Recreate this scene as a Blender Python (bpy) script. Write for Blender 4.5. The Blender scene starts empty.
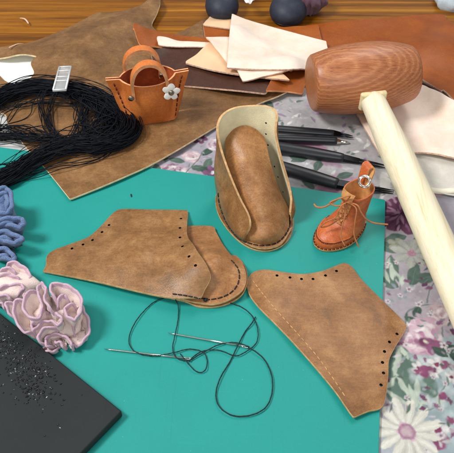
import bpy, math, random
import numpy as np
from mathutils import Vector, Matrix
from mathutils.geometry import delaunay_2d_cdt
random.seed(7); rng = np.random.RandomState(11)
S = 0.01                       # everything below is authored in centimetres
scene = bpy.context.scene
C = scene.collection

# ------------------------------------------------------------------ camera, world, lights
PITCH = math.radians(47.0); F = 640.0; DIST = 50.0
CAM = Vector((0, -DIST*math.cos(PITCH), DIST*math.sin(PITCH)))
cd = bpy.data.cameras.new('camera'); cam = bpy.data.objects.new('camera', cd); C.objects.link(cam)
cam.location = CAM*S; cam.rotation_euler = (math.radians(90)-PITCH, 0, 0)
cd.sensor_width = 36; cd.lens = 36*F/454; cd.clip_start = 0.01; cd.clip_end = 50
cd.dof.use_dof = True; cd.dof.focus_distance = 0.47; cd.dof.aperture_fstop = 40
scene.camera = cam
w = bpy.data.worlds.new('World'); scene.world = w; w.use_nodes = True
w.node_tree.nodes['Background'].inputs[0].default_value = (0.92, 0.96, 1.0, 1)
w.node_tree.nodes['Background'].inputs[1].default_value = 0.35
def area(name, loc, target, size, power, col, sy=None):
    l = bpy.data.lights.new(name, 'AREA'); o = bpy.data.objects.new(name, l); C.objects.link(o)
    l.size = size; l.energy = power; l.color = col
    if sy: l.shape = 'RECTANGLE'; l.size_y = sy
    o.location = Vector(loc)*S
    o.rotation_euler = (Vector(target)-Vector(loc)).to_track_quat('-Z', 'Y').to_euler()
area('ceiling_lamp_key', (-82, -12, 118), (0, 2, 0), 0.34, 17.5, (1.0, 0.975, 0.94))
area('front_fill', (15, -125, 105), (0, 0, 2), 0.8, 7.5, (1.0, 0.98, 0.95))  # added soft fill without a known fixture, brightens the cream shoe lining
area('ceiling_lamp_right', (50, 95, 140), (5, 0, 0), 0.5, 9.5, (1.0, 0.98, 0.95), 0.9)
scene.view_settings.view_transform = 'Standard'; scene.view_settings.look = 'None'
scene.view_settings.exposure = 0.06; scene.view_settings.gamma = 1.0
scene.render.resolution_x = 1024; scene.render.resolution_y = 1022

# ------------------------------------------------------------------ projection helpers
cp, sp_ = math.cos(PITCH), math.sin(PITCH)
FW = Vector((0, cp, -sp_)); UP = Vector((0, sp_, cp))
def ray(px, py): return FW*F + Vector((1, 0, 0))*(px-227.0) - UP*(py-226.5)
def W(px, py, h=0.32):                 # the point at height h (cm)
    d = ray(px, py); t = (h-CAM.z)/d.z; return CAM + d*t
def WY(px, py, Y):                     # the point on the upright plane y = Y
    d = ray(px, py); t = (Y-CAM.y)/d.y; return CAM + d*t
def lin(c):
    return tuple(((v/255)/12.92 if v/255 <= 0.04045 else ((v/255+0.055)/1.055)**2.4) for v in c)

# ------------------------------------------------------------------ materials
class N:
    def __init__(s, name):
        s.m = bpy.data.materials.new(name); s.m.use_nodes = True; s.t = s.m.node_tree; s.n = s.t.nodes
        s.b = s.n['Principled BSDF']; s.co = s.n.new('ShaderNodeTexCoord')
    def new(s, typ, **k):
        n = s.n.new(typ)
        for a, v in k.items():
            if a in n.inputs.keys() if hasattr(n.inputs, 'keys') else False: n.inputs[a].default_value = v
            else: setattr(n, a, v)
        return n
    def link(s, a, b): s.t.links.new(a, b)
    def map(s, sc=(1, 1, 1), rot=(0, 0, 0), loc=(0, 0, 0)):
        m = s.n.new('ShaderNodeMapping'); m.inputs['Scale'].default_value = [v*100 for v in sc]
        m.inputs['Rotation'].default_value = rot; m.inputs['Location'].default_value = loc
        s.link(s.co.outputs['Object'], m.inputs[0]); return m.outputs[0]
    def noise(s, vec, scale, detail=4, rough=0.55, dist=0):
        n = s.n.new('ShaderNodeTexNoise'); s.link(vec, n.inputs['Vector'])
        n.inputs['Scale'].default_value = scale; n.inputs['Detail'].default_value = detail
        n.inputs['Roughness'].default_value = rough; n.inputs['Distortion'].default_value = dist
        return n.outputs[0]
    def ramp(s, fac, stops):
        r = s.n.new('ShaderNodeValToRGB'); s.link(fac, r.inputs[0]); e = r.color_ramp.elements
        while len(e) < len(stops): e.new(0.5)
        for i, (p, c) in enumerate(stops):
            e[i].position = p; e[i].color = (c[0], c[1], c[2], 1)
        return r.outputs[0]
    def mix(s, fac, a, b, typ='MIX'):
        m = s.n.new('ShaderNodeMix'); m.data_type = 'RGBA'; m.blend_type = typ
        for sock, v in ((m.inputs[0], fac), (m.inputs[6], a), (m.inputs[7], b)):
            if isinstance(v, (int, float)): sock.default_value = v
            elif isinstance(v, tuple): sock.default_value = (v[0], v[1], v[2], 1)
            else: s.link(v, sock)
        return m.outputs[2]
    def bump(s, hts):
        prev = None
        for h, st, d in hts:
            b = s.n.new('ShaderNodeBump'); b.inputs['Strength'].default_value = st; b.inputs['Distance'].default_value = d*S
            s.link(h, b.inputs['Height'])
            if prev: s.link(prev, b.inputs['Normal'])
            prev = b.outputs[0]
        s.link(prev, s.b.inputs['Normal'])
    def rough(s, v):
        if isinstance(v, (int, float)): s.b.inputs['Roughness'].default_value = v
        else: s.link(v, s.b.inputs['Roughness'])
    def col(s, v):
        if isinstance(v, tuple): s.b.inputs['Base Color'].default_value = (v[0], v[1], v[2], 1)
        else: s.link(v, s.b.inputs['Base Color'])

def leather(name, dark, mid, light, scale=0.35, rough=0.5, grain=0.5, seed=0.0, spec=0.4, scratch=True, big=0.12):
    k = N(name); v = k.map(loc=(seed, seed*1.7, seed*.3))
    n1 = k.noise(v, scale*1.3, 8, 0.72, 0.25)
    c = k.ramp(n1, [(0.24, lin(dark)), (0.5, lin(mid)), (0.78, lin(light))])
    n0 = k.noise(v, big, 3, 0.5)
    c = k.mix(0.55, c, k.ramp(n0, [(0.35, (0.74, 0.73, 0.74)), (0.62, (1.1, 1.09, 1.08))]), 'MULTIPLY')
    n2 = k.noise(v, 7, 4, 0.75)
    c = k.mix(0.7, c, k.ramp(n2, [(0.32, (0.70, 0.68, 0.66)), (0.65, (1.12, 1.12, 1.12))]), 'MULTIPLY')
    if scratch:
        v2 = k.map(sc=(0.5, 5, 1), rot=(0, 0, 0.5+seed))
        n3 = k.noise(v2, 1.6, 6, 0.75, 0.8)
        c = k.mix(0.5, c, k.ramp(n3, [(0.36, (0.72, 0.70, 0.68)), (0.5, (1, 1, 1)), (0.68, (1.18, 1.17, 1.15))]), 'MULTIPLY')
    v3 = k.map(sc=(0.22, 9, 1), rot=(0, 0, 1.1+seed*2)); n4 = k.noise(v3, 0.8, 3, 0.6, 0.3)
    if scratch: c = k.mix(k.ramp(n4, [(0.66, (0,)*3), (0.70, (.14,)*3), (0.74, (0,)*3)]), c, tuple(min(1, x*1.5) for x in lin(light)))
    k.col(c)
    vo = k.n.new('ShaderNodeTexVoronoi'); vo.feature = 'F1'; vo.inputs['Scale'].default_value = 13
    k.link(v, vo.inputs['Vector'])
    k.bump([(n1, 0.25, 0.15), (vo.outputs['Distance'], grain*0.5, 0.018), (n2, grain, 0.02)])
    k.rough(k.mix(.5, k.ramp(n2, [(0.3, (rough-.12,)*3), (0.7, (rough+.12,)*3)]), k.ramp(n0, [(0.4, (rough+.16,)*3), (0.6, (max(.2, rough-.18),)*3)])))
    k.b.inputs['Specular IOR Level'].default_value = spec
    return k.m
def plain(name, c, rough=0.5, spec=0.5, metal=0.0, vary=0.25, scale=2.0, bump=0.0, bscale=10, seed=0):
    k = N(name); v = k.map(loc=(seed, seed, seed)); n = k.noise(v, scale, 5, 0.6)
    l = lin(c)
    k.col(k.ramp(n, [(0.3, tuple(x*(1-vary) for x in l)), (0.7, tuple(min(1, x*(1+vary)) for x in l))]))
    k.rough(rough); k.b.inputs['Specular IOR Level'].default_value = spec; k.b.inputs['Metallic'].default_value = metal
    if bump: k.bump([(k.noise(v, bscale, 3, 0.6), bump, 0.05)])
    return k.m
M = {}
M['hide'] = leather('hide_leather', (82, 58, 36), (126, 91, 56), (162, 125, 84), 0.30, 0.55, 0.5, 3, 0.25, big=0.06)
M['hide_edge'] = plain('hide_cut_edge', (232, 212, 172), 0.8, 0.2)
M['tan'] = leather('tan_leather', (98, 68, 38), (142, 101, 60), (176, 136, 92), 0.5, 0.40, 0.6, 9, 0.38)
M['tan2'] = leather('tan_leather_vamp', (120, 80, 46), (162, 114, 72), (194, 150, 104), 0.5, 0.42, 0.5, 5, 0.35)
M['tan3'] = leather('tan_leather_flat', (94, 62, 32), (144, 99, 56), (178, 136, 88), 0.32, 0.42, 0.7, 15, 0.38)
M['tan_edge'] = plain('tan_cut_edge', (206, 166, 118), 0.8, 0.2, vary=.3, scale=3)
M['cream'] = plain('cream_flesh_side', (236, 226, 190), 0.85, 0.2, vary=.12, scale=1.0, bump=.5, bscale=14)
M['orange'] = leather('orange_leather', (194, 104, 46), (212, 122, 58), (224, 138, 74), 0.4, 0.45, 0.3, 2, 0.35, scratch=False)
M['orange_in'] = plain('orange_flesh_side', (170, 82, 44), 0.85, 0.2, bump=.8, bscale=8)
M['orange_edge'] = plain('orange_cut_edge', (226, 160, 112), 0.7, 0.3)
M['boot'] = leather('boot_leather', (176, 80, 34), (200, 102, 50), (222, 134, 78), 0.9, 0.30, 0.5, 21, 0.5, scratch=False)
M['boot_in'] = plain('boot_lining', (205, 150, 95), 0.8, 0.2)
M['lace'] = plain('waxed_lace', (176, 112, 68), 0.6, 0.3)
M['rust'] = leather('rust_leather', (126, 60, 8), (148, 74, 12), (166, 88, 20), 0.2, 0.5, 0.25, 31, 0.25, scratch=False, big=0.05)
M['rust2'] = leather('rust_strip_leather', (142, 70, 14), (160, 82, 20), (176, 96, 30), 0.3, 0.5, 0.25, 35, 0.3, scratch=False)
M['choc'] = leather('chocolate_leather', (56, 32, 22), (72, 42, 30), (88, 56, 42), 0.4, 0.5, 0.4, 41, 0.35, scratch=False)
M['veg'] = plain('natural_leather', (240, 224, 210), 0.62, 0.25, vary=.05, scale=.3, bump=.3, bscale=9)
def veg(name, a, b, seed):
    k = N(name); v = k.map(loc=(seed, seed, 0)); n = k.noise(v, .35, 6, .7, .5); n2 = k.noise(v, 9, 3, .7)
    c = k.ramp(n, [(0.3, lin(a)), (0.6, lin(b))])
    c = k.mix(.5, c, k.ramp(n2, [(0.3, (.90, .88, .86)), (0.65, (1.03,)*3)]), 'MULTIPLY')
    k.col(c); k.rough(.62); k.b.inputs['Specular IOR Level'].default_value = .25; k.bump([(n2, .35, .02), (n, .3, .2)]); return k.m
M['veg'] = veg('natural_leather', (232, 208, 186), (242, 226, 212), 3)
M['veg2'] = plain('peach_leather', (230, 192, 154), 0.6, 0.25, vary=.10, scale=.35, bump=.3, bscale=9)
M['veg_edge'] = plain('natural_cut_edge', (214, 180, 156), 0.8, 0.2, vary=.35, scale=4)
M['white'] = plain('white_paper', (238, 240, 240), 0.6, 0.3, vary=.04)
M['stitch'] = plain('dark_waxed_stitch', (28, 26, 28), 0.5, 0.4)
M['stitch_brown'] = plain('brown_stitch', (96, 42, 24), 0.6, 0.3)
M['hole_shade'] = plain('shaded_hole_wall', (34, 22, 16), 0.7, 0.2)  # dark colour stands in for the shade inside punched holes
M['stitch_tan'] = plain('tan_stitch_groove', (196, 152, 108), 0.8, 0.2)
M['thread'] = plain('navy_black_thread', (8, 13, 22), 0.6, 0.18, vary=.5, scale=6)
M['needle_thread'] = plain('dark_green_thread', (24, 40, 44), 0.6, 0.3)
M['steel'] = plain('bright_steel', (215, 212, 205), 0.22, 0.5, 1.0, vary=.05)
M['dark_steel'] = plain('dark_steel', (44, 46, 50), 0.4, 0.5, 1.0, vary=.2, scale=4)
M['tool'] = plain('black_tool_coating', (26, 29, 35), 0.36, 0.5, vary=.15)
M['brass'] = plain('old_nickel', (150, 142, 128), 0.3, 0.5, 1.0)
M['petal'] = plain('white_leather_petal', (242, 238, 230), 0.6, 0.3, vary=.05)
M['doll_shoe'] = plain('slate_blue_vinyl', (40, 46, 60), 0.55, 0.4, vary=.2, bump=.2)
M['lace_white'] = plain('white_trim', (232, 228, 226), 0.8, 0.2)

def mat_board():
    k = N('black_rubber_board'); v = k.map()
    n = k.noise(v, 30, 2, 0.6)
    k.col(k.mix(k.noise(v, 0.2, 4, .6), lin((30, 34, 36)), lin((42, 47, 48)))); k.rough(0.52)
    k.bump([(n, 0.35, 0.02)]); k.b.inputs['Specular IOR Level'].default_value = 0.25
    return k.m
M['board'] = mat_board()
def mat_mat():
    k = N('teal_cutting_mat'); v = k.map()
    n = k.noise(v, 0.12, 5, 0.6); n2 = k.noise(v, 18, 2, 0.6)
    c = k.mix(n, lin((14, 134, 126)), lin((30, 152, 144)))
    c = k.mix(0.35, c, k.ramp(n2, [(0.3, (0.86,)*3), (0.7, (1.08,)*3)]), 'MULTIPLY')
    vs = k.map(sc=(0.3, 7, 1), rot=(0, 0, 0.9)); ns = k.noise(vs, 0.6, 4, 0.8)
    c = k.mix(0.6, c, k.ramp(ns, [(0.60, (1, 1, 1)), (0.68, (1.12, 1.1, 1.1)), (0.72, (1, 1, 1))]), 'MULTIPLY')
    sv = k.n.new('ShaderNodeTexVoronoi'); sv.inputs['Scale'].default_value = 1.1; k.link(k.map(), sv.inputs['Vector'])
    c = k.mix(k.ramp(sv.outputs['Distance'], [(0.0, (.7,)*3), (0.035, (0,)*3)]), c, lin((150, 196, 186)))
    sl = k.map(sc=(9, 0.12, 1), rot=(0, 0, 0.35)); ns2 = k.noise(sl, 1.0, 2, 0.5)
    c = k.mix(k.ramp(ns2, [(0.685, (0,)*3), (0.70, (.22,)*3), (0.715, (0,)*3)]), c, lin((8, 96, 88)))
    k.col(c); k.rough(k.ramp(n, [(0.3, (0.48,)*3), (0.7, (0.62,)*3)])); k.bump([(n2, 0.25, 0.012)])
    k.b.inputs['Specular IOR Level'].default_value = 0.35
    return k.m
M['mat'] = mat_mat()
def mat_wood():
    k = N('honey_oak'); v = k.map(sc=(0.035, 1.5, 1.0), rot=(0, 0, -0.03))
    n = k.noise(v, 0.75, 8, 0.66, 0.5); v2 = k.map(sc=(0.35, 8, 1), rot=(0, 0, -0.03)); n2 = k.noise(v2, 1.2, 4, 0.7)
    c = k.ramp(n, [(0.30, lin((82, 46, 6))), (0.44, lin((124, 74, 8))), (0.56, lin((152, 96, 14))), (0.72, lin((192, 136, 38)))])
    c = k.mix(0.6, c, k.ramp(n2, [(0.35, (0.62, 0.56, 0.5)), (0.6, (1.1, 1.1, 1.1))]), 'MULTIPLY')
    k.col(c); k.rough(0.38); k.bump([(n2, 0.3, 0.02)])
    k.b.inputs['Specular IOR Level'].default_value = 0.25
    return k.m
M['wood'] = mat_wood()
def mat_head(nvec):
    k = N('rosewood_mallet_head')
    q = Vector(nvec).rotation_difference(Vector((1, 0, 0))).to_euler()
    v = k.map(rot=q)
    wv = k.n.new('ShaderNodeTexWave'); wv.wave_type = 'BANDS'; wv.bands_direction = 'X'
    k.link(v, wv.inputs[0]); wv.inputs['Scale'].default_value = 1.25; wv.inputs['Distortion'].default_value = 2.6
    wv.inputs['Detail'].default_value = 2; wv.inputs['Detail Scale'].default_value = 0.6; wv.inputs['Detail Roughness'].default_value = .4
    n = k.noise(v, 0.3, 4, .6)
    c = k.ramp(wv.outputs[1], [(0.0, lin((163, 99, 60))), (0.45, lin((170, 106, 65))), (0.8, lin((175, 111, 70))), (1, lin((184, 122, 79)))])
    c = k.mix(0.5, c, k.ramp(n, [(0.35, (0.8, 0.76, 0.74)), (0.65, (1.12, 1.1, 1.08))]), 'MULTIPLY')
    n2 = k.noise(k.map(sc=(0.28, 2.4, 3.2), rot=(0, 0, -.15)), 2.6, 6, 0.78, 1.2)
    c = k.mix(1.0, c, k.ramp(n2, [(0.34, (0.62, 0.52, 0.48)), (0.5, (1, 1, 1)), (0.62, (1.2, 1.27, 1.34))]), 'MULTIPLY')
    k.col(c); k.rough(0.40); k.bump([(n2, 0.2, 0.02)])
    return k.m
def mat_handle():
    k = N('pale_ash_handle'); v = k.map(sc=(1.5, 0.045, 1.5), rot=(0.05, 0, 0.20))
    n = k.noise(v, 1.0, 5, 0.6, 0.6)
    c = k.ramp(n, [(0.26, lin((210, 188, 144))), (0.40, lin((232, 221, 188))), (0.7, lin((240, 233, 208)))])
    nh = k.noise(k.map(sc=(7, 0.12, 7), rot=(0.05, 0, 0.20)), 1.0, 5, 0.7, .5)
    c = k.mix(0.8, c, k.ramp(nh, [(0.3, (0.84, 0.80, 0.70)), (0.5, (1, 1, 1)), (0.7, (1.05, 1.05, 1.06))]), 'MULTIPLY')
    k.col(c); k.rough(0.5); k.bump([(nh, 0.2, 0.02)]); return k.m
M['handle'] = mat_handle()
M['tenon'] = plain('handle_tenon', (226, 208, 162), 0.6, 0.3)
def mat_vcol(name, rough=0.85, fz=True):
    k = N(name); a = k.n.new('ShaderNodeVertexColor'); a.layer_name = 'print'
    v = k.map(); n = k.noise(v, 22, 2, .6)
    c = k.mix(0.5, a.outputs[0], k.ramp(n, [(0.3, (0.84,)*3), (0.7, (1.1,)*3)]), 'MULTIPLY')
    k.col(c); k.rough(rough); k.b.inputs['Specular IOR Level'].default_value = 0.2
    k.bump([(n, 0.4, 0.02)]); return k.m
M['print'] = mat_vcol('printed_cotton')
def terry(name, c, vary=.2):
    k = N(name); v = k.map(); n = k.noise(v, 16, 3, .7); n1 = k.noise(v, 1.2, 3, .6); l = lin(c)
    cc = k.ramp(n, [(0.3, tuple(x*(1-vary*1.6) for x in l)), (0.7, tuple(min(1, x*(1+vary)) for x in l))])
    cc = k.mix(0.4, cc, k.ramp(n1, [(0.3, (.85,)*3), (0.7, (1.1,)*3)]), 'MULTIPLY')
    k.col(cc); k.rough(0.95); k.b.inputs['Specular IOR Level'].default_value = 0.1
    k.bump([(n, 0.9, 0.06)])
    try:
        k.b.inputs['Sheen Weight'].default_value = 0.25
    except Exception: pass
    return k.m
M['blue'] = terry('blue_terry', (104, 128, 170), .35)
M['pink'] = terry('pale_pink_jersey', (238, 218, 211), .07)
M['rim'] = terry('mauve_overlock_edge', (208, 176, 193), .12)
M['purple'] = terry('plum_cotton', (104, 74, 90), .25)
M['towel'] = terry('ice_blue_cloth', (206, 222, 232), .08)
M['linen'] = plain('reverse_of_cloth', (206, 202, 192), 0.9, 0.1, vary=.08, scale=1.5, bump=.5, bscale=20)
M['hem'] = plain('cream_hem', (232, 226, 206), 0.8, 0.2, vary=.06)
def mat_clear():
    k = N('clear_plastic'); k.col((0.93, 0.95, 0.96)); k.rough(0.08)
    k.b.inputs['Transmission Weight'].default_value = 0.75; k.b.inputs['IOR'].default_value = 1.45; return k.m
M['clear'] = mat_clear()

# ------------------------------------------------------------------ mesh building
def thing(name, label, cat, loc, group=None):
    o = bpy.data.objects.new(name, None); C.objects.link(o); o.empty_display_size = 0.01
    o.location = Vector(loc)*S; o['label'] = label; o['category'] = cat
    if group: o['group'] = group
    o['_o'] = list(loc); return o
def origin(o): return Vector(o['_o']) if o is not None else Vector((0, 0, 0))
class MB:
    def __init__(s): s.v = []; s.f = []; s.m = []; s.sm = []
    def add(s, vs, fs, mi=0, smooth=True):
        b = len(s.v); s.v += [tuple(v) for v in vs]
        for f in fs: s.f.append(tuple(i+b for i in f)); s.m.append(mi); s.sm.append(smooth)
    def tube(s, pts, r, n=8, closed=False, mi=0, flat=1.0, upv=None):
        pts = [Vector(p) for p in pts]; K = len(pts)
        rs = r if hasattr(r, '__len__') else [r]*K
        vs = []; t0 = None; nrm = None
        for i in range(K):
            a = pts[i-1] if (i > 0 or closed) else pts[i]; b = pts[(i+1) % K] if (i < K-1 or closed) else pts[i]
            t = (b-a); t = t.normalized() if t.length > 1e-9 else (t0 or Vector((1, 0, 0)))
            if upv is not None: nrm = Vector(upv) - t*t.dot(Vector(upv))
            elif nrm is None:
                u = Vector((0, 0, 1)) if abs(t.z) < .9 else Vector((1, 0, 0)); nrm = u - t*t.dot(u)
            else: nrm = nrm - t*t.dot(nrm)
            if nrm.length < 1e-6: nrm = t.orthogonal()
            nrm.normalize(); bi = t.cross(nrm); t0 = t
            for j in range(n):
                an = 2*math.pi*j/n; vs.append(pts[i]+(nrm*math.cos(an)*flat+bi*math.sin(an))*rs[i])
        fs = []
        for i in range(K if closed else K-1):
            i2 = (i+1) % K
            for j in range(n):
                j2 = (j+1) % n; fs.append((i*n+j, i*n+j2, i2*n+j2, i2*n+j))
        if not closed: fs.append(tuple(range(n-1, -1, -1))); fs.append(tuple((K-1)*n+j for j in range(n)))
        s.add(vs, fs, mi)
    def loft(s, rings, mi=0, cap0=True, cap1=True, smooth=True):
        n = len(rings[0]); vs = [p for r in rings for p in r]; fs = []
        for i in range(len(rings)-1):
            for j in range(n):
                j2 = (j+1) % n; fs.append((i*n+j, i*n+j2, (i+1)*n+j2, (i+1)*n+j))
        if cap0: fs.append(tuple(range(n-1, -1, -1)))
        if cap1: fs.append(tuple((len(rings)-1)*n+j for j in range(n)))
        s.add(vs, fs, mi, smooth)
    def box(s, c, dx, dy, dz, bev=0.0, mi=0):
        c = Vector(c); dx, dy, dz = Vector(dx), Vector(dy), Vector(dz)   # half axes
        if bev <= 0:
            vs = [c+dx*a+dy*b+dz*e for a in (-1, 1) for b in (-1, 1) for e in (-1, 1)]
            s.add(vs, [(0, 1, 3, 2), (4, 6, 7, 5), (0, 4, 5, 1), (2, 3, 7, 6), (0, 2, 6, 4), (1, 5, 7, 3)], mi, False); return
        lx, ly, lz = dx.length, dy.length, dz.length; ux, uy, uz = dx/lx, dy/ly, dz/lz
        def ring(z, ins):
            out = []; r = bev
            for qx, qy, a0 in ((1, 1, 0), (-1, 1, 90), (-1, -1, 180), (1, -1, 270)):
                for k in range(4):
                    a = math.radians(a0+30*k)
                    out.append(c+ux*(qx*(lx-r)+math.cos(a)*(r-ins))+uy*(qy*(ly-r)+math.sin(a)*(r-ins))+uz*z)
            return out
        q = bev*.3
        s.loft([ring(-lz, bev*.8), ring(-lz+q, bev*.3), ring(-lz+bev, 0), ring(lz-bev, 0), ring(lz-q, bev*.3), ring(lz, bev*.8)], mi)
    def ell(s, c, ax, ay, az, nu=16, nv=10, mi=0, fn=None):
        c = Vector(c); vs = []; fs = []
        for i in range(nv+1):
            ph = math.pi*i/nv
            for j in range(nu):
                th = 2*math.pi*j/nu
                d = Vector((math.sin(ph)*math.cos(th), math.sin(ph)*math.sin(th), math.cos(ph)))
                k = fn(d) if fn else 1.0
                vs.append(c+(Vector(ax)*d.x+Vector(ay)*d.y+Vector(az)*d.z)*k)
        for i in range(nv):
            for j in range(nu):
                j2 = (j+1) % nu; fs.append((i*nu+j, (i+1)*nu+j, (i+1)*nu+j2, i*nu+j2))
        s.add(vs, fs, mi)
    def shell(s, G, th, mi=0, mi2=None, mie=None, flip=False, uclosed=False, band=None):
        """G: rows x cols of points -> solid sheet of thickness th (front, back, cut edges)"""
        A = np.array([[list(p) for p in r] for r in G]); R, K = A.shape[:2]
        du = np.gradient(A, axis=0); dv = np.gradient(A, axis=1)
        if uclosed: du = (np.roll(A, -1, 0)-np.roll(A, 1, 0))
        nn = np.cross(du, dv); L = np.linalg.norm(nn, axis=2, keepdims=True); nn = nn/np.maximum(L, 1e-9)
        if flip: nn = -nn
        B = A - nn*th
        idx = lambda i, j: (i % R)*K+j
        ff, fb = [], []
        for i in range(R if uclosed else R-1):
            for j in range(K-1):
                q = (idx(i, j), idx(i+1, j), idx(i+1, j+1), idx(i, j+1)); 
                if flip: q = q[::-1]
                ff.append(q); fb.append(q[::-1])
        s.add(A.reshape(-1, 3), ff, mi); s.add(B.reshape(-1, 3), fb, mi if mi2 is None else mi2)
        if band:                                      # the first columns of cloth carry the edging
            nf = len(ff); base_i = len(s.m)-2*nf
            for q in range(2*nf):
                if (q % nf) % (K-1) < band: s.m[base_i+q] = mie
        me = mi if mie is None else mie
        def strip(path):
            vs = []; fs = []
            for (i, j) in path: vs += [A[i % R, j], B[i % R, j]]
            for k in range(len(path)-1): fs.append((2*k, 2*k+1, 2*k+3, 2*k+2))
            s.add(vs, fs, me, True)
        strip([(i, 0) for i in range(R+(1 if uclosed else 0))]); strip([(i, K-1) for i in range(R+(1 if uclosed else 0))])
        if not uclosed: strip([(0, j) for j in range(K)]); strip([(R-1, j) for j in range(K)])
    def build(s, name, mats, parent=None, label=None, cat=None, group=None, kind=None, org=None, fixn=True):
        if not isinstance(mats, (list, tuple)): mats = [mats]
        me = bpy.data.meshes.new(name)
        if parent is not None:
            o0 = origin(parent); o1 = o0
        else:
            if org is None:
                A = np.array(s.v); org = Vector(((A[:, 0].min()+A[:, 0].max())/2, (A[:, 1].min()+A[:, 1].max())/2, A[:, 2].min()))
            o0 = Vector(org)
        me.from_pydata([((v[0]-o0.x)*S, (v[1]-o0.y)*S, (v[2]-o0.z)*S) for v in s.v], [], s.f)
        me.polygons.foreach_set('material_index', s.m); me.polygons.foreach_set('use_smooth', s.sm)
        for m in mats: me.materials.append(m)
        me.update()
        if fixn:
            import bmesh
            bm = bmesh.new(); bm.from_mesh(me); bmesh.ops.recalc_face_normals(bm, faces=bm.faces); bm.to_mesh(me); bm.free()
        o = bpy.data.objects.new(name, me); C.objects.link(o)
        if parent is not None: o.parent = parent; o['_o'] = list(o0)
        else: o.location = o0*S; o['_o'] = list(o0)
        if label: o['label'] = label
        if cat: o['category'] = cat
        if group: o['group'] = group
        if kind: o['kind'] = kind
        return o
def cr(P, n=8, closed=False):
    """Catmull-Rom through points"""
    P = [Vector(p) for p in P]; K = len(P); out = []
    for i in range(K if closed else K-1):
        g = (lambda k: P[k % K]) if closed else (lambda k: P[min(max(k, 0), K-1)])
        a, b, c, d = g(i-1), g(i), g(i+1), g(i+2)
        for j in range(n):
            t = j/n
            out.append(0.5*((2*b)+(c-a)*t+(2*a-5*b+4*c-d)*t*t+(3*b-a-3*c+d)*t**3))
    if not closed: out.append(P[-1])
    return out
def resample(P, step=None, n=None, closed=False):
    P = [Vector(p) for p in P]
    if closed: P = P+[P[0]]
    L = [0]
    for a, b in zip(P, P[1:]): L.append(L[-1]+(b-a).length)
    if n is None: n = max(2, int(L[-1]/step)+1)
    out = []; k = 0
    cnt = n if closed else n-1
    for i in range(n):
        t = L[-1]*i/cnt
        while k < len(L)-2 and L[k+1] < t: k += 1
        f = (t-L[k])/max(1e-9, L[k+1]-L[k]); out.append(P[k].lerp(P[k+1], f))
    return out
def surf(ctrl, nu=6, nv=6):
    """bicubic surface through a control net"""
    rows = [cr(r, nv) for r in ctrl]; K = len(rows[0]); cols = [cr([r[j] for r in rows], nu) for j in range(K)]
    return [[cols[j][i] for j in range(K)] for i in range(len(cols[0]))]
def smooth_outline(pts, n=5):
    """pts: (x, y[, 'c']) 'c' keeps a sharp corner"""
    K = len(pts); out = []
    P = [Vector((p[0], p[1], 0)) for p in pts]; cor = [len(p) > 2 for p in pts]
    for i in range(K):
        b, c = P[i], P[(i+1) % K]
        a = P[i-1] if not cor[i] else b-(c-b)*.01
        d = P[(i+2) % K] if not cor[(i+1) % K] else c+(c-b)*.01
        if cor[i] and cor[(i+1) % K]:
            for j in range(n): out.append(b.lerp(c, j/n))
            continue
        if cor[i]: a = b
        if cor[(i+1) % K]: d = c
        for j in range(n):
            t = j/n; out.append(0.5*((2*b)+(c-a)*t+(2*a-5*b+4*c-d)*t*t+(3*b-a-3*c+d)*t**3))
    return [(p.x, p.y) for p in out]
def inpoly(x, y, P):
    x = np.asarray(x); y = np.asarray(y); r = np.zeros(x.shape, bool); n = len(P)
    for i in range(n):
        x1, y1 = P[i]; x2, y2 = P[(i+1) % n]
        if y1 == y2: continue
        c = ((y1 > y) != (y2 > y)) & (x < (x2-x1)*(y-y1)/(y2-y1)+x1)
        r ^= c
    return r
# height of whatever already lies on the table, so each sheet drapes over the ones below it
HX0, HY0, HS, HNX, HNY = -45.0, -25.0, 0.25, 420, 400
HF = np.zeros((HNY, HNX))
gx, gy = np.meshgrid(HX0+HS*np.arange(HNX), HY0+HS*np.arange(HNY))
def samp(A, x, y):
    fx = np.clip((np.asarray(x)-HX0)/HS, 0, HNX-1.001); fy = np.clip((np.asarray(y)-HY0)/HS, 0, HNY-1.001)
    i = fx.astype(int); j = fy.astype(int); a = fx-i; b = fy-j
    return (A[j, i]*(1-a)+A[j, i+1]*a)*(1-b)+(A[j+1, i]*(1-a)+A[j+1, i+1]*a)*b
def drape(r=3):
    A = HF.copy()
    for ax in (0, 1):
        B = A.copy()
        for k in range(-r, r+1): B = np.maximum(B, np.roll(A, k, ax))
        A = B
    for ax in (0, 1, 0, 1):
        h = r//2 if r > 1 else 0
        B = sum(np.roll(A, k, ax) for k in range(-h, h+1))/(2*h+1); A = B
    return A
def vn(x, y, s, seed):
    """smooth value noise"""
    r = np.random.RandomState(seed); T = r.rand(64, 64)*2-1
    fx = np.asarray(x)/s+1000; fy = np.asarray(y)/s+1000
    i = np.floor(fx).astype(int); j = np.floor(fy).astype(int); a = fx-i; b = fy-j
    a = a*a*(3-2*a); b = b*b*(3-2*b)
    g = lambda p, q: T[q % 64, p % 64]
    return (g(i, j)*(1-a)+g(i+1, j)*a)*(1-b)+(g(i, j+1)*(1-a)+g(i+1, j+1)*a)*b
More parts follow.
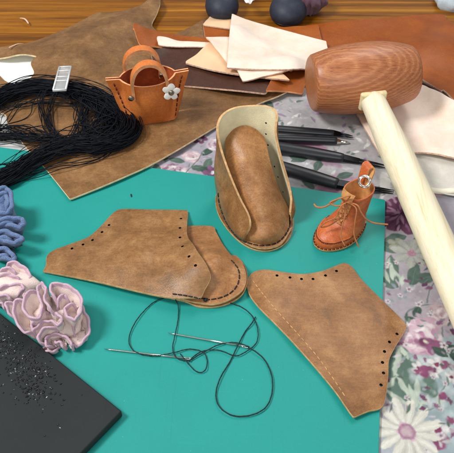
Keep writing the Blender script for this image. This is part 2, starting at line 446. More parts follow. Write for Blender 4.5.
def sheet(name, px, th, mats, h0=0.4, bumps=(), holes=(), hole_r=0.09, dr=3, sp=0.4, wob=0.03, seed=1, parent=None,
          label=None, cat=None, group=None, eps=0.012, rag=0.0, update=True, zfun=None, add_edge=None):
    out = smooth_outline(px); D = drape(dr)
    bw = [(W(b[0], b[1], h0+b[2]*.5), b[2], b[3]) for b in bumps]
    def zbot(x, y):
        z = samp(D, x, y)+eps+wob*(vn(x, y, 4.0, seed)+1)*.5
        for c, a, r in bw: z = z+a*np.exp(-((x-c.x)**2+(y-c.y)**2)/(r*r))
        return z
    pts = []
    for i, (a, b) in enumerate(out):
        z = h0
        for k in range(3):
            p = W(a, b, z); z = float(zbot(p.x, p.y))+th
        pts.append(Vector((p.x, p.y, 0)))
    pts = resample(pts, step=sp*.5, closed=True)
    if rag > 0:
        pts = [p+Vector((random.uniform(-rag, rag), random.uniform(-rag, rag), 0)) for p in pts]
    P2 = [(p.x, p.y) for p in pts]
    xs = [p[0] for p in P2]; ys = [p[1] for p in P2]
    X, Y = np.meshgrid(np.arange(min(xs), max(xs), sp), np.arange(min(ys), max(ys), sp))
    X = X+rng.uniform(-.2, .2, X.shape)*sp; Y = Y+rng.uniform(-.2, .2, Y.shape)*sp
    X = X.ravel(); Y = Y.ravel(); k = inpoly(X, Y, P2); X = X[k]; Y = Y[k]
    B = np.array(P2)
    hp = []
    for (a, b) in holes:
        z = h0
        for kk in range(3):
            p = W(a, b, z); z = float(zbot(p.x, p.y))+th
        hp.append((p.x, p.y))
    keep = np.ones(len(X), bool)
    for q in range(len(X)):
        if ((B[:, 0]-X[q])**2+(B[:, 1]-Y[q])**2).min() < (sp*.35)**2: keep[q] = False
        for (a, b) in hp:
            if (a-X[q])**2+(b-Y[q])**2 < (hole_r*1.6)**2: keep[q] = False
    X = X[keep]; Y = Y[keep]
    verts = [Vector(p) for p in P2]; edges = [(i, (i+1) % len(P2)) for i in range(len(P2))]
    loops = [P2]
    for (a, b) in hp:
        base = len(verts); ring = [(a+hole_r*math.cos(2*math.pi*q/10), b+hole_r*math.sin(2*math.pi*q/10)) for q in range(10)]
        verts += [Vector(p) for p in ring]; edges += [(base+q, base+(q+1) % 10) for q in range(10)]
        ring2 = [(a+1.7*hole_r*math.cos(2*math.pi*q/10), b+1.7*hole_r*math.sin(2*math.pi*q/10)) for q in range(10)]
        verts += [Vector(p) for p in ring2]; loops.append(ring)
    verts += [Vector((a, b)) for a, b in zip(X, Y)]
    ov, oe, of, _, _, _ = delaunay_2d_cdt(verts, edges, [], 0, 1e-5)
    V = np.array([[v.x, v.y] for v in ov]); T = np.array([list(f) for f in of])
    cen = V[T].mean(axis=1); ok = inpoly(cen[:, 0], cen[:, 1], P2)
    for (a, b) in hp: ok &= ((cen[:, 0]-a)**2+(cen[:, 1]-b)**2) > (hole_r*.97)**2
    T = T[ok]
    a = V[T]; cr_ = (a[:, 1, 0]-a[:, 0, 0])*(a[:, 2, 1]-a[:, 0, 1])-(a[:, 1, 1]-a[:, 0, 1])*(a[:, 2, 0]-a[:, 0, 0])
    T = T[np.abs(cr_) > 1e-9]; cr_ = cr_[np.abs(cr_) > 1e-9]; T[cr_ < 0] = T[cr_ < 0][:, ::-1]
    zb = zbot(V[:, 0], V[:, 1])
    if zfun is not None: zb = zb+zfun(V[:, 0], V[:, 1])
    mb = MB(); top = [(v[0], v[1], z+th) for v, z in zip(V, zb)]; bot = [(v[0], v[1], z) for v, z in zip(V, zb)]
    mb.add(top, [tuple(int(i) for i in t) for t in T], 0); mb.add(bot, [tuple(int(i) for i in t[::-1]) for t in T], 2 if len(mats) > 2 else 0)
    es = {}
    for t in T:
        for q in range(3): es[(int(t[q]), int(t[(q+1) % 3]))] = 1
    hidx = None
    bev = min(th*.12, .014)
    for (i, j) in es:
        if (j, i) not in es:
            d = Vector((V[j][0]-V[i][0], V[j][1]-V[i][1])); 
            if d.length < 1e-9: continue
            nx, ny = d.y/d.length*bev, -d.x/d.length*bev
            t1, t2, b1, b2 = top[i], top[j], bot[i], bot[j]
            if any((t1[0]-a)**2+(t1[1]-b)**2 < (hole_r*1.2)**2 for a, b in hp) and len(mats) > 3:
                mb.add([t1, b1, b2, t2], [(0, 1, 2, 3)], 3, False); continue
            m1 = (t1[0]+nx, t1[1]+ny, t1[2]-bev); m2 = (t2[0]+nx, t2[1]+ny, t2[2]-bev)
            n1 = (b1[0]+nx, b1[1]+ny, b1[2]+bev*.5); n2 = (b2[0]+nx, b2[1]+ny, b2[2]+bev*.5)
            mb.add([t1, m1, m2, t2], [(0, 1, 2, 3)], 1, False); mb.add([m1, n1, n2, m2], [(0, 1, 2, 3)], 1, False); mb.add([n1, b1, b2, n2], [(0, 1, 2, 3)], 1, False)
    if update:
        ins = inpoly(gx, gy, P2); zz = zbot(gx, gy)+th
        HF[ins] = np.maximum(HF[ins], zz[ins])
    o = mb.build(name, mats, parent, label, cat, group, fixn=False)
    o_z = lambda x, y: float(zbot(x, y))+th
    return o, o_z
def topz(x, y): return float(samp(HF, x, y))
def onto(px, py, lift=0.0, h0=0.4, zf=None):
    z = h0
    for k in range(4):
        p = W(px, py, z); z = (zf(p.x, p.y) if zf else topz(p.x, p.y))+lift
    return W(px, py, z)
def stitches(mb, path, length=0.28, gap=0.14, r=0.045, lift=0.03, zf=None, mi=0):
    P = resample(path, step=length+gap)
    for a, b in zip(P, P[1:]):
        d = (b-a); e = a+d*(length/(length+gap)); m = (a+e)/2
        up = Vector((0, 0, lift))
        mb.tube([a-up*.8, a+up*.5, m+up, e+up*.5, e-up*.8], [r*.7, r, r*1.1, r, r*.7], 6, mi=mi)

from mathutils.bvhtree import BVHTree
class Caster:
    def __init__(s, objs):
        vs, fs = [], []
        for o in objs:
            b = len(vs); off = origin(o); vs += [Vector(v.co)/S+off for v in o.data.vertices]; fs += [tuple(i+b for i in p.vertices) for p in o.data.polygons]
        s.b = BVHTree.FromPolygons(vs, fs)
    def hit(s, px, py):
        d = ray(px, py).normalized(); h = s.b.ray_cast(CAM, d)
        if h[0] is None: return None, None
        n = h[1].normalized(); n = -n if n.dot(d) > 0 else n
        return h[0], n
def sew(caster, pts, mb, length, gap, r, out=.025):
    r *= .85
    """stitches lying on the real surface, along a traced seam"""
    P = [(caster.hit(a.x, a.y)) for a in resample(cr([(a, b, 0) for a, b in pts], 10), step=.45)]
    P = [(p, n) for p, n in P if p is not None]
    Q_ = resample([p+n*out*.4 for p, n in P], step=length+gap)
    for a, b in zip(Q_, Q_[1:]):
        n = min(P, key=lambda t: (t[0]-a).length)[1]; e = a.lerp(b, length/(length+gap))
        mb.tube([a-n*r, a+n*out*.5, a.lerp(e, .5)+n*out, e+n*out*.5, e-n*r], [r*.7, r, r*1.1, r, r*.7], 6)
# ================================================================== THE SETTING
mb = MB()
mb.box((0, 30, -1.5), (150, 0, 0), (0, 90, 0), (0, 0, 1.5), 0.3)
mb.build('table_surface', M['wood'], kind='structure')

# ------------------------------------------------------------------ floral cloth (colour printed per vertex)
CX0, CX1, CY0, CY1, CS = -30.0, 31.0, -23.0, 18.5, 0.062
cx = np.arange(CX0, CX1, CS); cy = np.arange(CY0, CY1, CS); CXX, CYY = np.meshgrid(cx, cy)
WXX = CXX+0.05*vn(CXX, CYY, .5, 81)+.035*vn(CXX, CYY, .22, 82); WYY = CYY+0.05*vn(CXX, CYY, .5, 83)+.035*vn(CXX, CYY, .22, 84)
K = np.zeros(CXX.shape+(3,))
def L3(c): return np.array(lin(c))
base = L3((182, 172, 186)); K[:] = base
t = (vn(CXX, CYY, 2.2, 5)+vn(CXX, CYY, .9, 6)*.6)[..., None]
K = K*(1+.08*t); 
def paint(mask, col, sl=None):
    global K
    if sl is None: sl = (slice(None), slice(None))
    m = np.clip(mask, 0, 1)[..., None]; K[sl] = K[sl]*(1-m)+np.asarray(col)*m
def win(x, y, r):
    i0 = max(0, int((x-r-CX0)/CS)); i1 = min(len(cx), int((x+r-CX0)/CS)+2); j0 = max(0, int((y-r-CY0)/CS)); j1 = min(len(cy), int((y+r-CY0)/CS)+2)
    return (slice(j0, j1), slice(i0, i1))
def ss(d, w=.04): return np.clip(.5-d/(2*w), 0, 1)
def blob(x, y, r, col, asp=1., rot=0., seed=1, rough=.3, soft=.08, al=1.0):
    sl = win(x, y, r*1.6*max(asp, 1)); X = WXX[sl]-x; Y = WYY[sl]-y
    if X.size == 0: return
    u = X*math.cos(rot)+Y*math.sin(rot); v = -X*math.sin(rot)+Y*math.cos(rot); u = u/asp
    d = np.hypot(u, v)-r*(1+rough*vn(WXX[sl], WYY[sl], r*.7, seed)); 
    sh = 1+.18*vn(WXX[sl], WYY[sl], max(.25, r*.35), seed+3)[..., None]
    paint(ss(d, soft)*al, L3(col)*sh, sl)
def flower(x, y, r, n, col, col2, cc, cr_=.22, seed=1, sharp=.7, rot=0.0, deep=.5):
    sl = win(x, y, r*1.3); X = WXX[sl]-x; Y = WYY[sl]-y
    if X.size == 0: return
    th = np.arctan2(Y, X)+rot; d = np.hypot(X, Y)
    pet = np.abs(np.cos(n*th/2))**sharp; R = r*(1-deep+deep*pet)*(1+.10*vn(th*2, d*0, .7, seed))
    c = L3(col)[None, None]*(.55+.45*pet[..., None]); mix = np.clip(1-d/r*1.1, 0, 1)[..., None]
    c = c*(1-mix*.7)+L3(col2)*mix*.7; c = c*(1+.10*vn(th*14, d, .6, seed+1)[..., None])
    paint(ss(d-R, .05), c, sl)
    nz = 1+.3*vn(WXX[sl], WYY[sl], .18, seed+2)
    paint(ss(d-r*cr_*nz, .05), L3(cc)*nz[..., None], sl)
def rose(x, y, r, a, b, dk, seed=1):
    blob(x, y, r, a, seed=seed, rough=.35); rr = random.Random(seed)
    for k in range(26):
        an = rr.uniform(0, 6.28); q = rr.uniform(.15, .9)*r
        X, Y = x+math.cos(an)*q, y+math.sin(an)*q
        blob(X, Y, r*.13, (b, a, dk, (246, 236, 236))[k % 4], 2.6, an+1.57+rr.uniform(-.3, .3), seed+k, .3, .05, .75)
    blob(x, y, r*.22, dk, 1.3, rr.uniform(0, 3), seed+40, .5)
def leaf(x, y, L, wd, rot, col, vein=True, seed=1):
    sl = win(x, y, L*.62); X = WXX[sl]-x; Y = WYY[sl]-y
    if X.size == 0: return
    u = (X*math.cos(rot)+Y*math.sin(rot))/L+.5; v = -X*math.sin(rot)+Y*math.cos(rot)
    hw = wd*.5*np.sin(np.pi*np.clip(u, 0, 1))**.8*(1+.25*(.5-u))
    m = ss(np.abs(v)-hw, .045)*((u > 0) & (u < 1)); sh = 1+.22*vn(WXX[sl], WYY[sl], .4, seed)[..., None]
    paint(m, L3(col)*sh, sl)
    if vein: paint(ss(np.abs(v)-.025, .03)*((u > .05) & (u < .9))*.5, L3(col)*1.9, sl)
def vine(P, wd, col):
    P = resample(cr(P, 8), step=CS*1.1)
    for p in P:
        sl = win(p.x, p.y, wd*2+.15); paint(ss(np.hypot(WXX[sl]-p.x, WYY[sl]-p.y)-wd, .04)*.8, L3(col), sl)
GR, GD, GL = (92, 122, 108), (66, 98, 84), (190, 208, 186)
rr = random.Random(3)
for k in range(150):        # scattered small sprigs everywhere
    x, y = rr.uniform(CX0, CX1), rr.uniform(CY0, CY1); q = rr.random(); ro = rr.uniform(0, 6.28)
    if q < .35: leaf(x, y, rr.uniform(1, 1.9), .6, ro, (GR, GD, GL)[k % 3], seed=k); leaf(x+.9*math.cos(ro+1), y+.9*math.sin(ro+1), 1.2, .5, ro+1.2, GR, seed=k)
    elif q < .5: rose(x, y, rr.uniform(.9, 1.6), (214, 178, 196), (236, 214, 222), (150, 70, 120), seed=k)
    elif q < .65: flower(x, y, rr.uniform(.8, 1.6), 8, (218, 220, 214), (236, 232, 224), (198, 140, 172), seed=k, rot=ro)
    elif q < .78: flower(x, y, .5, 5, (142, 66, 116), (110, 50, 96), (226, 210, 220), seed=k, rot=ro)
    elif q < .9: blob(x, y, rr.uniform(1.0, 2.2), (176, 194, 202), 1.4, ro, k, .5, .3, .7)
    else: vine([(x, y, 0), (x+1.5, y+.8, 0), (x+2.2, y+2.4, 0), (x+1.2, y+3.4, 0)], .05, GR)
def Q(a, b): p = W(a, b, .1); return p.x, p.y
def s_(v, py=300): return v*.078*(1+ (226-py)*.0011)
# upper strip between hide and mat
def patch(pts, col, seed=1, al=1.0):
    P = [Q(*p) for p in pts]; P = [(p.x, p.y) for p in cr([(a, b, 0) for a, b in P], 6, True)]
    m = inpoly(WXX, WYY, P).astype(float)
    for ax in (0, 1): m = (np.roll(m, 1, ax)+m*2+np.roll(m, -1, ax))/4
    sh = 1+.12*(vn(WXX, WYY, .8, seed)+vn(WXX, WYY, .3, seed+1)*.5)[..., None]
    paint(m*al, L3(col)*sh)
patch([(120, 190), (60, 195), (100, 120), (225, 90), (232, 200)], (180, 172, 190), 3)
rose(*Q(173, 174), 1.35, (206, 168, 190), (238, 222, 230), (128, 50, 104), 12); rose(*Q(192, 156), .8, (226, 190, 200), (240, 222, 226), (206, 160, 176), 14)
for a, b, l, r in ((164, 159, 1.2, .5), (177, 161, 1.5, -.2), (199, 169, 1.5, 2.7), (208, 164, 1.6, 1.2), (190, 178, 1.3, .2), (156, 168, 1.2, 2.4), (150, 172, 1, .6), (146, 176, 1, 2.8), (208, 151, 1.5, .9), (206, 171, 1.2, -.4)):
    leaf(*Q(a, b), l, .75, r, (GR, GD)[(a+b) % 2], seed=int(a))
vine([Q(186, 172)+(0,), Q(198, 160)+(0,), Q(204, 150)+(0,), Q(218, 143)+(0,)], .05, GR)
flower(*Q(213, 173), .85, 6, (150, 84, 140), (120, 50, 100), (236, 226, 236), seed=4); flower(*Q(200, 139), .7, 5, (132, 60, 110), (110, 50, 90), (220, 200, 215), seed=6)
rose(*Q(216, 144), .9, (214, 190, 206), (242, 234, 238), (170, 110, 150), 18)
# region behind the black tools
patch([(258, 98), (300, 84), (360, 110), (395, 150), (395, 205), (275, 200), (262, 140)], (192, 188, 192), 23)
for k in range(120):
    a, b = rr.uniform(262, 372), rr.uniform(96, 200); c_ = ((138, 158, 146), (160, 132, 166), (228, 226, 222), (112, 138, 124), (206, 202, 212))[k % 5]
    leaf(*Q(a, b), rr.uniform(.4, 1.3), .30, rr.uniform(0, 3.1), c_, False, k)
for a, b, r, c_ in ((288, 146, 1.2, (170, 84, 138)), (303, 147, 1.1, (186, 104, 152)), (276, 143, 1, (150, 74, 128)), (333, 186, .9, (190, 120, 160)), (352, 183, 1.1, (200, 150, 180)), (318, 112, .5, (186, 150, 190)), (311, 105, .4, (196, 172, 200)), (330, 163, .8, (196, 150, 180))):
    blob(*Q(a, b), r, c_, 1.4, .1, int(a), .5, .12, .85)
for a, b, r in ((300, 160, .3), (318, 166, 1.2), (296, 158, 2.5), (345, 176, .4), (283, 178, .8), (308, 183, 2.2), (296, 173, .2), (262, 101, .6), (268, 104, 2.2)):
    leaf(*Q(a, b), 1.7, .8, r, GR, seed=int(a))
leaf(*Q(385, 187), 1.3, .7, .2, (120, 134, 156), False); leaf(*Q(376, 196), 1.2, .6, 1.2, (130, 146, 150), False)
patch([(382, 172), (398, 180), (403, 205), (386, 208), (380, 195)], (224, 220, 214), 25)
for k in range(16): leaf(*Q(rr.uniform(382, 400), rr.uniform(182, 206)), 1.0, .18, 1.2+rr.uniform(-.5, .5), ((200, 190, 196), (180, 176, 182), (236, 232, 228))[k % 3], False, k)
# strip on the right
patch([(380, 205), (400, 200), (470, 260), (480, 350), (420, 345), (400, 325), (380, 260)], (186, 174, 186), 33)
flower(*Q(401, 216), 2.0, 9, (128, 58, 104), (96, 36, 78), (110, 44, 90), .3, seed=8, sharp=.4, deep=.25)
for k in range(34):
    an = rr.uniform(0, 6.28); q = rr.uniform(.2, 1.7); p = Q(400, 217)
    leaf(p[0]+q*math.cos(an), p[1]+q*math.sin(an), .9, .2, an, ((168, 100, 146), (94, 34, 74), (192, 130, 170))[k % 3], False, k)
for a, b, r, l in ((386, 246, 2.2, 2), (424, 262, .3, 2), (392, 268, 1.5, 2.4), (414, 275, 1.2, 2.2), (388, 282, 2.6, 1.6), (420, 240, .9, 2.0), (426, 278, .2, 1.6), (396, 238, .2, 1.8)):
    leaf(*Q(a, b), l, .95, r, (GR, GD)[a % 2], seed=a)
for a, b, r, l in ((392, 272, 1.5, 1.6), (397, 276, 1.9, 1.7), (388, 264, 1.2, 1.2), (402, 280, 1.3, 1.1), (386, 276, 1.8, 1.3)): leaf(*Q(a, b), l, .34, r, GL, False, a)
flower(*Q(397, 245), .75, 5, (172, 176, 150), (196, 196, 172), (160, 160, 130), seed=3)
flower(*Q(412, 254), 1.55, 8, (192, 196, 184), (208, 206, 196), (206, 140, 170), .22, seed=9, rot=.3)
for a, b, r in ((388, 291, .5), (394, 285, 2.2), (399, 297, 1.8), (406, 291, .6), (391, 300, 2.6)):
    leaf(*Q(a, b), .55, .25, r, (150, 166, 176), False, a)
vine([Q(406, 325)+(0,), Q(408, 312)+(0,), Q(420, 305)+(0,), Q(438, 304)+(0,)], .045, GR); vine([Q(428, 302)+(0,), Q(430, 290)+(0,), Q(434, 283)+(0,)], .045, GR)
vine([Q(444, 338)+(0,), Q(443, 326)+(0,), Q(450, 318)+(0,)], .045, GR)
for a, b, r in ((417, 311, 1.0), (412, 320, 2.5), (425, 321, .4), (449, 306, 2.2)): leaf(*Q(a, b), 1.05, .62, r, GD, seed=a)
rose(*Q(442, 313), .9, (214, 184, 186), (230, 206, 206), (196, 150, 160), 61)
patch([(408, 352), (430, 340), (448, 336), (475, 330), (480, 480), (430, 470), (436, 425), (424, 400), (418, 375)], (164, 188, 194), 43)
patch([(386, 366), (392, 352), (404, 345), (414, 356), (432, 374), (438, 392), (434, 416), (420, 414), (404, 404), (390, 402), (384, 385)], (94, 128, 112), 47)
for k in range(46): blob(*Q(rr.uniform(418, 456), rr.uniform(348, 440)), rr.uniform(.25, .6), ((186, 206, 208), (148, 174, 180), (200, 212, 214))[k % 3], 1.5, rr.uniform(0, 3), k, .5, .1, .6)
for a, b, r, l in ((398, 358, 1.4, 1.7), (403, 352, 1.9, 1.4), (395, 368, 1.2, 1.5), (402, 385, 2.0, 1.9), (408, 392, 2.2, 2.2), (413, 396, 1.7, 1.6), (417, 388, 1.4, 1.4), (423, 404, 1.0, 1.4), (397, 398, 2.4, 1.8), (390, 384, .8, 1.2), (439, 400, 1.2, 1.2)): leaf(*Q(a, b), l, .36, r, GL, False, a)
rose(*Q(421, 336), 1.45, (216, 166, 190), (242, 224, 230), (190, 120, 160), 71); rose(*Q(411, 341), .85, (224, 184, 202), (242, 222, 230), (200, 140, 172), 73)
blob(*Q(434, 345), .62, (158, 76, 128), 1.5, -.2, 9, .4); blob(*Q(425, 341), .3, (130, 50, 100), 1.2, .3, 3, .3); blob(*Q(426, 341), .13, (230, 220, 190))
for a, b, r in ((449, 348, .5), (455, 355, 1.6), (440, 352, 2.4)): leaf(*Q(a, b), 1.2, .7, r, GD, seed=a)
for a, b, q in ((436, 365, .62), (418, 369, .5), (434, 373, .42), (438, 430, .72), (426, 447, .55), (444, 345, .3), (452, 378, .5)):
    flower(*Q(a, b), q, 5, (228, 228, 226), (236, 232, 230), (140, 40, 92), .28, seed=a, deep=.35)
for a, b, q in ((425, 371, .42), (445, 366, .26), (440, 443, .42), (443, 397, .26), (417, 373, .2), (450, 420, .24)): blob(*Q(a, b), q, (158, 62, 118), 1.3, .6, a, .5)
flower(*Q(407, 432), 2.15, 13, (234, 232, 214), (240, 238, 226), (214, 170, 190), .26, seed=19, sharp=.9, deep=.42, rot=.2)
for k in range(26):
    an = k/26*6.28; p = Q(407, 432); blob(p[0]+.46*math.cos(an), p[1]+.46*math.sin(an), .06, (176, 110, 150), 1, 0, k)
blob(*Q(407, 432), .22, (226, 190, 200)); 
rq = random.Random(77)
for k in range(190):
    a, b = rq.uniform(380, 470), rq.uniform(262, 470); p = Q(a, b)
    if abs(a-407) < 24 and abs(b-432) < 22: continue
    t_ = rq.random(); ro = rq.uniform(0, 3.14)
    if t_ < .55: leaf(*p, rq.uniform(.3, .8), rq.uniform(.08, .22), ro, ((150, 166, 168), (120, 142, 132), (206, 202, 206), (166, 150, 168), (92, 118, 106))[k % 5], False, k)
    elif t_ < .68: flower(*p, rq.uniform(.14, .24), 5, (226, 222, 222), (216, 200, 210), (150, 90, 130), .35, seed=k, deep=.3)
    else: blob(*p, rq.uniform(.07, .16), ((150, 90, 130), (120, 60, 104), (186, 160, 176))[k % 3], 1.6, ro, k, .4, .04)
for k in range(150):
    a, b = rq.uniform(140, 230), rq.uniform(125, 190)
    if k % 2: a, b = rq.uniform(262, 400), rq.uniform(96, 204)
    leaf(*Q(a, b), rq.uniform(.25, .7), rq.uniform(.06, .16), rq.uniform(0, 3.14), ((150, 160, 158), (128, 144, 134), (214, 208, 210), (170, 148, 172), (196, 196, 188))[k % 5], False, k)
# far left corner: plain washed-out area
patch([(-30, 100), (30, 105), (45, 165), (30, 185), (-30, 185)], (214, 216, 216), 53)
matpoly = [(p.x, p.y) for p in (W(-140, 130, .1), W(386, 199.5, .1), W(376, 560, .1), W(-180, 560, .1))]
inm = inpoly(CXX, CYY, matpoly).astype(float)
near = inm.copy()
for ax in (0, 1, 0, 1):
    B = sum(np.roll(near, k, ax) for k in range(-8, 9))/17; near = B
free = np.clip(1-near*1.6, 0, 1)
CZ = .05+.02*vn(CXX, CYY, 1.2, 9)+free*(.16*(vn(CXX, CYY, 3.2, 10)+.4)+.07*vn(CXX, CYY, 1.1, 12)).clip(-.02, 1)
pc = Q(399, 212); CZ = CZ+free*.32*np.exp(-((CXX-pc[0])**2+(CYY-pc[1])**2)/3.5)*(1+.5*vn(CXX, CYY, .8, 15))
CZ = np.clip(CZ, .02, 2.0)
gy_ = K.mean(axis=2, keepdims=True); K = (gy_*.30+K*.70)*.72; K = np.clip(K, 0, 1)*(1+.05*vn(CXX, CYY, .16, 77)[..., None])
ny, nx = CXX.shape
me = bpy.data.meshes.new('tablecloth'); co = np.stack([CXX, CYY, CZ], -1).reshape(-1, 3)*S
ii = (np.arange(ny-1)[:, None]*nx+np.arange(nx-1)[None]).ravel()
fc = np.stack([ii, ii+1, ii+nx+1, ii+nx], 1)
me.vertices.add(len(co)); me.vertices.foreach_set('co', co.ravel())
me.loops.add(fc.size); me.loops.foreach_set('vertex_index', fc.ravel().astype(np.int32))
me.polygons.add(len(fc)); me.polygons.foreach_set('loop_start', np.arange(0, fc.size, 4, dtype=np.int32))
me.polygons.foreach_set('use_smooth', np.ones(len(fc), bool)); me.update(calc_edges=True)
at = me.color_attributes.new('print', 'FLOAT_COLOR', 'POINT')
at.data.foreach_set('color', np.concatenate([np.clip(K, 0, 1).reshape(-1, 3), np.ones((len(co), 1))], 1).ravel())
me.materials.append(M['print']); cloth = bpy.data.objects.new('tablecloth', me); C.objects.link(cloth)
cloth['label'] = 'lilac floral cotton cloth with roses and daisies under the teal mat'; cloth['category'] = 'tablecloth'
inc = (gx > CX0) & (gx < CX1) & (gy > CY0) & (gy < CY1)
HF[inc] = .10
fi = np.clip(((gx-CX0)/CS).astype(int), 0, nx-1); fj = np.clip(((gy-CY0)/CS).astype(int), 0, ny-1)
HF[inc] = CZ[fj, fi][inc]

# ------------------------------------------------------------------ cutting mat
mb = MB()
q = [W(-140, 128, .32), W(385.5, 199.5, .32), W(378.3, 470, .32), W(375, 560, .32), W(-180, 560, .32)]
q = [Vector((p.x, p.y, 0)) for p in q]
def rc(P, r=.25):
    out = []; n = len(P)
    for i in range(n):
        a, b, c = P[i-1], P[i], P[(i+1) % n]; u = (a-b).normalized(); v = (c-b).normalized()
        for k in range(5):
            t = k/4; out.append((b+u*r)*(1-t)**2+b*2*t*(1-t)+(b+v*r)*t*t)
    return out
R0 = rc(q); cen = sum(q, Vector())/len(q)
ringz = lambda z, ins: [p+(cen-p).normalized()*ins+Vector((0, 0, z)) for p in R0]
mb.loft([ringz(.12, 0), ringz(.30, 0), ringz(.32, .03)], 0, smooth=False)
mb.build('cutting_mat', M['mat'], label='flat teal self healing cutting mat on floral cloth', cat='cutting mat')
HF[inpoly(gx, gy, [(p.x, p.y) for p in q])] = .32
# little nick in the mat surface, top left, drawn as a thin dark sheet
o_, _z = sheet('mat_nick', [(130.5, 194), (131.5, 194), (132, 196.5), (131, 196.5)], .03, [M['stitch'], M['stitch']], sp=.1, update=False, label='tiny dark nick mark on the teal mat below the hide', cat='thread scrap')

# ------------------------------------------------------------------ white paper, hide, leathers
sheet('paper_sheet', [(-40, 50, 'c'), (30, 52, 'c'), (50, 58), (44, 95), (-40, 100, 'c')], .03, [M['white'], M['white']], wob=0,
      label='bright white paper showing through the notch in the brown hide', cat='paper')
hide_px = [(-60, 60), (0, 47), (25, 44), (50, 35), (75, 24), (96, 13), (108, 12), (126, 10), (145, 3), (156, -8), (160, 0), (158, 12), (152, 26), (168, 35), (190, 27), (208, 17),
    (230, 14), (300, 40), (320, 70), (284, 93), (262, 102), (246, 110), (222, 123), (200, 136), (175, 151), (150, 165), (128, 175), (100, 187), (70, 199, 'c'), (46, 169), (26, 147), (8, 124), (0, 112), (-60, 100, 'c'), (-60, 66, 'c'), (-8, 72), (4, 80), (14, 84), (26, 81), (34, 73), (31, 64), (37, 57, 'c'), (20, 55), (0, 58), (-30, 60)]
sheet('leather_hide', hide_px, .16, [M['hide'], M['hide_edge'], M['cream']], dr=4, sp=.45, wob=.25, seed=5,
      bumps=[(100, 42, 1.2, 3.2), (60, 52, .9, 3.0), (20, 52, .8, 2.2), (130, 22, 1.0, 3.0), (175, 150, .25, 2), (153, 5, .9, 2.0)],
      label='large mottled brown leather hide with irregular edge reaching over the mat', cat='leather hide')
sheet('leather_sheet', [(300, 26, 'c'), (340, 21), (380, 18), (440, 14), (452, 22), (520, 40, 'c'), (520, 180, 'c'), (452, 98), (440, 90), (424, 80), (410, 70), (380, 60), (310, 50, 'c')], .18, [M['rust'], M['veg_edge'], M['veg']], dr=5, wob=.3, seed=8, h0=1.2,
      bumps=[(440, 40, .8, 4), (452, 95, .9, 3), (400, 60, .6, 4)], label='large rust brown leather sheet at the top right behind mallet', cat='leather piece', group='leather offcuts behind the tools')
sheet('leather_strip', [(203, 23, 'c'), (228, 25), (270, 27), (318, 25, 'c'), (322, 42, 'c'), (250, 50), (206, 44, 'c')], .16, [M['rust2'], M['veg_edge'], M['veg']], dr=4, wob=.1, seed=9, h0=1.0,
      label='long rust orange leather strip under the pale triangles', cat='leather strip', group='leather offcuts behind the tools')
sheet('leather_offcut', [(133, 27), (137, 25), (150, 29), (178, 35), (210, 38, 'c'), (212, 60, 'c'), (175, 50), (155, 46), (142, 46), (136, 38)], .17, [M['rust2'], M['orange_edge'], M['veg']], dr=4, wob=.08, seed=10, h0=1.0,
      bumps=[(137, 32, .7, 1.3)], label='orange brown leather tongue shaped offcut behind the small handbag', cat='leather offcut', group='leather offcuts behind the tools')
sheet('leather_piece', [(150, 48, 'c'), (188, 45), (250, 50), (276, 62, 'c'), (268, 90), (262, 93, 'c'), (235, 90), (190, 86), (158, 84, 'c')], .17, [M['choc'], M['veg_edge'], M['choc']], dr=4, wob=.1, seed=12, h0=1.4,
      bumps=[(240, 85, .5, 3)], label='dark chocolate brown leather piece between handbag and pale scraps', cat='leather piece', group='leather offcuts behind the tools')
sheet('leather_patch', [(275, 72, 'c'), (310, 68, 'c'), (307, 76), (303, 93, 'c'), (285, 91), (266, 90.5, 'c')], .16, [M['rust2'], M['orange_edge'], M['veg']], dr=3, wob=.05, seed=13, h0=1.0,
      label='small bright rust leather patch touching the left end of the mallet head', cat='leather offcut', group='leather offcuts behind the tools')
sheet('leather_scrap', [(157, 37), (161, 36), (180, 40), (206, 42), (240, 42, 'c'), (240, 52, 'c'), (205, 47), (176, 46.5), (160, 45), (158, 42)], .12, [M['veg'], M['veg_edge'], M['veg']], dr=3, wob=.05, seed=14, h0=1.6,
      label='narrow white leather sliver lying across the chocolate piece', cat='leather scrap', group='leather offcuts behind the tools')
sheet('leather_scrap', [(204, 23), (214, 12), (219, 9.5), (226, 11), (236, 14, 'c'), (240, 30, 'c'), (204, 25, 'c')], .14, [M['veg2'], M['veg_edge'], M['veg2']], dr=3, wob=.05, seed=15, h0=1.4,
      label='peach leather scrap peeking out above the rust strip', cat='leather scrap', group='leather offcuts behind the tools')
sheet('leather_scrap', [(213, 41, 'c'), (250, 45, 'c'), (290, 80, 'c'), (245, 75), (215, 70), (190, 64), (186, 61), (196, 54), (205, 46)], .17, [M['veg2'], M['veg_edge'], M['veg2']], dr=4, wob=.08, seed=16, h0=1.9,
      label='peach leather scrap with rounded tip pointing at the handbag', cat='leather scrap', group='leather offcuts behind the tools')
sheet('leather_scrap', [(206, 36, 'c'), (232, 36, 'c'), (240, 72, 'c'), (227, 62), (216, 48)], .15, [M['veg'], M['veg2'], M['veg']], dr=4, wob=.05, seed=17, h0=2.1, bumps=[(208, 38, .5, 1)],
      label='small pale leather corner between the peach scrap and white triangle', cat='leather scrap', group='leather offcuts behind the tools')
sheet('leather_scrap', [(236, 67, 'c'), (300, 62, 'c'), (288, 70), (260, 77), (243, 81, 'c')], .14, [M['veg'], M['veg_edge'], M['veg']], dr=3, wob=.05, seed=18, h0=2.2,
      label='thin pointed pale leather scrap below the large white triangle', cat='leather scrap', group='leather offcuts behind the tools')
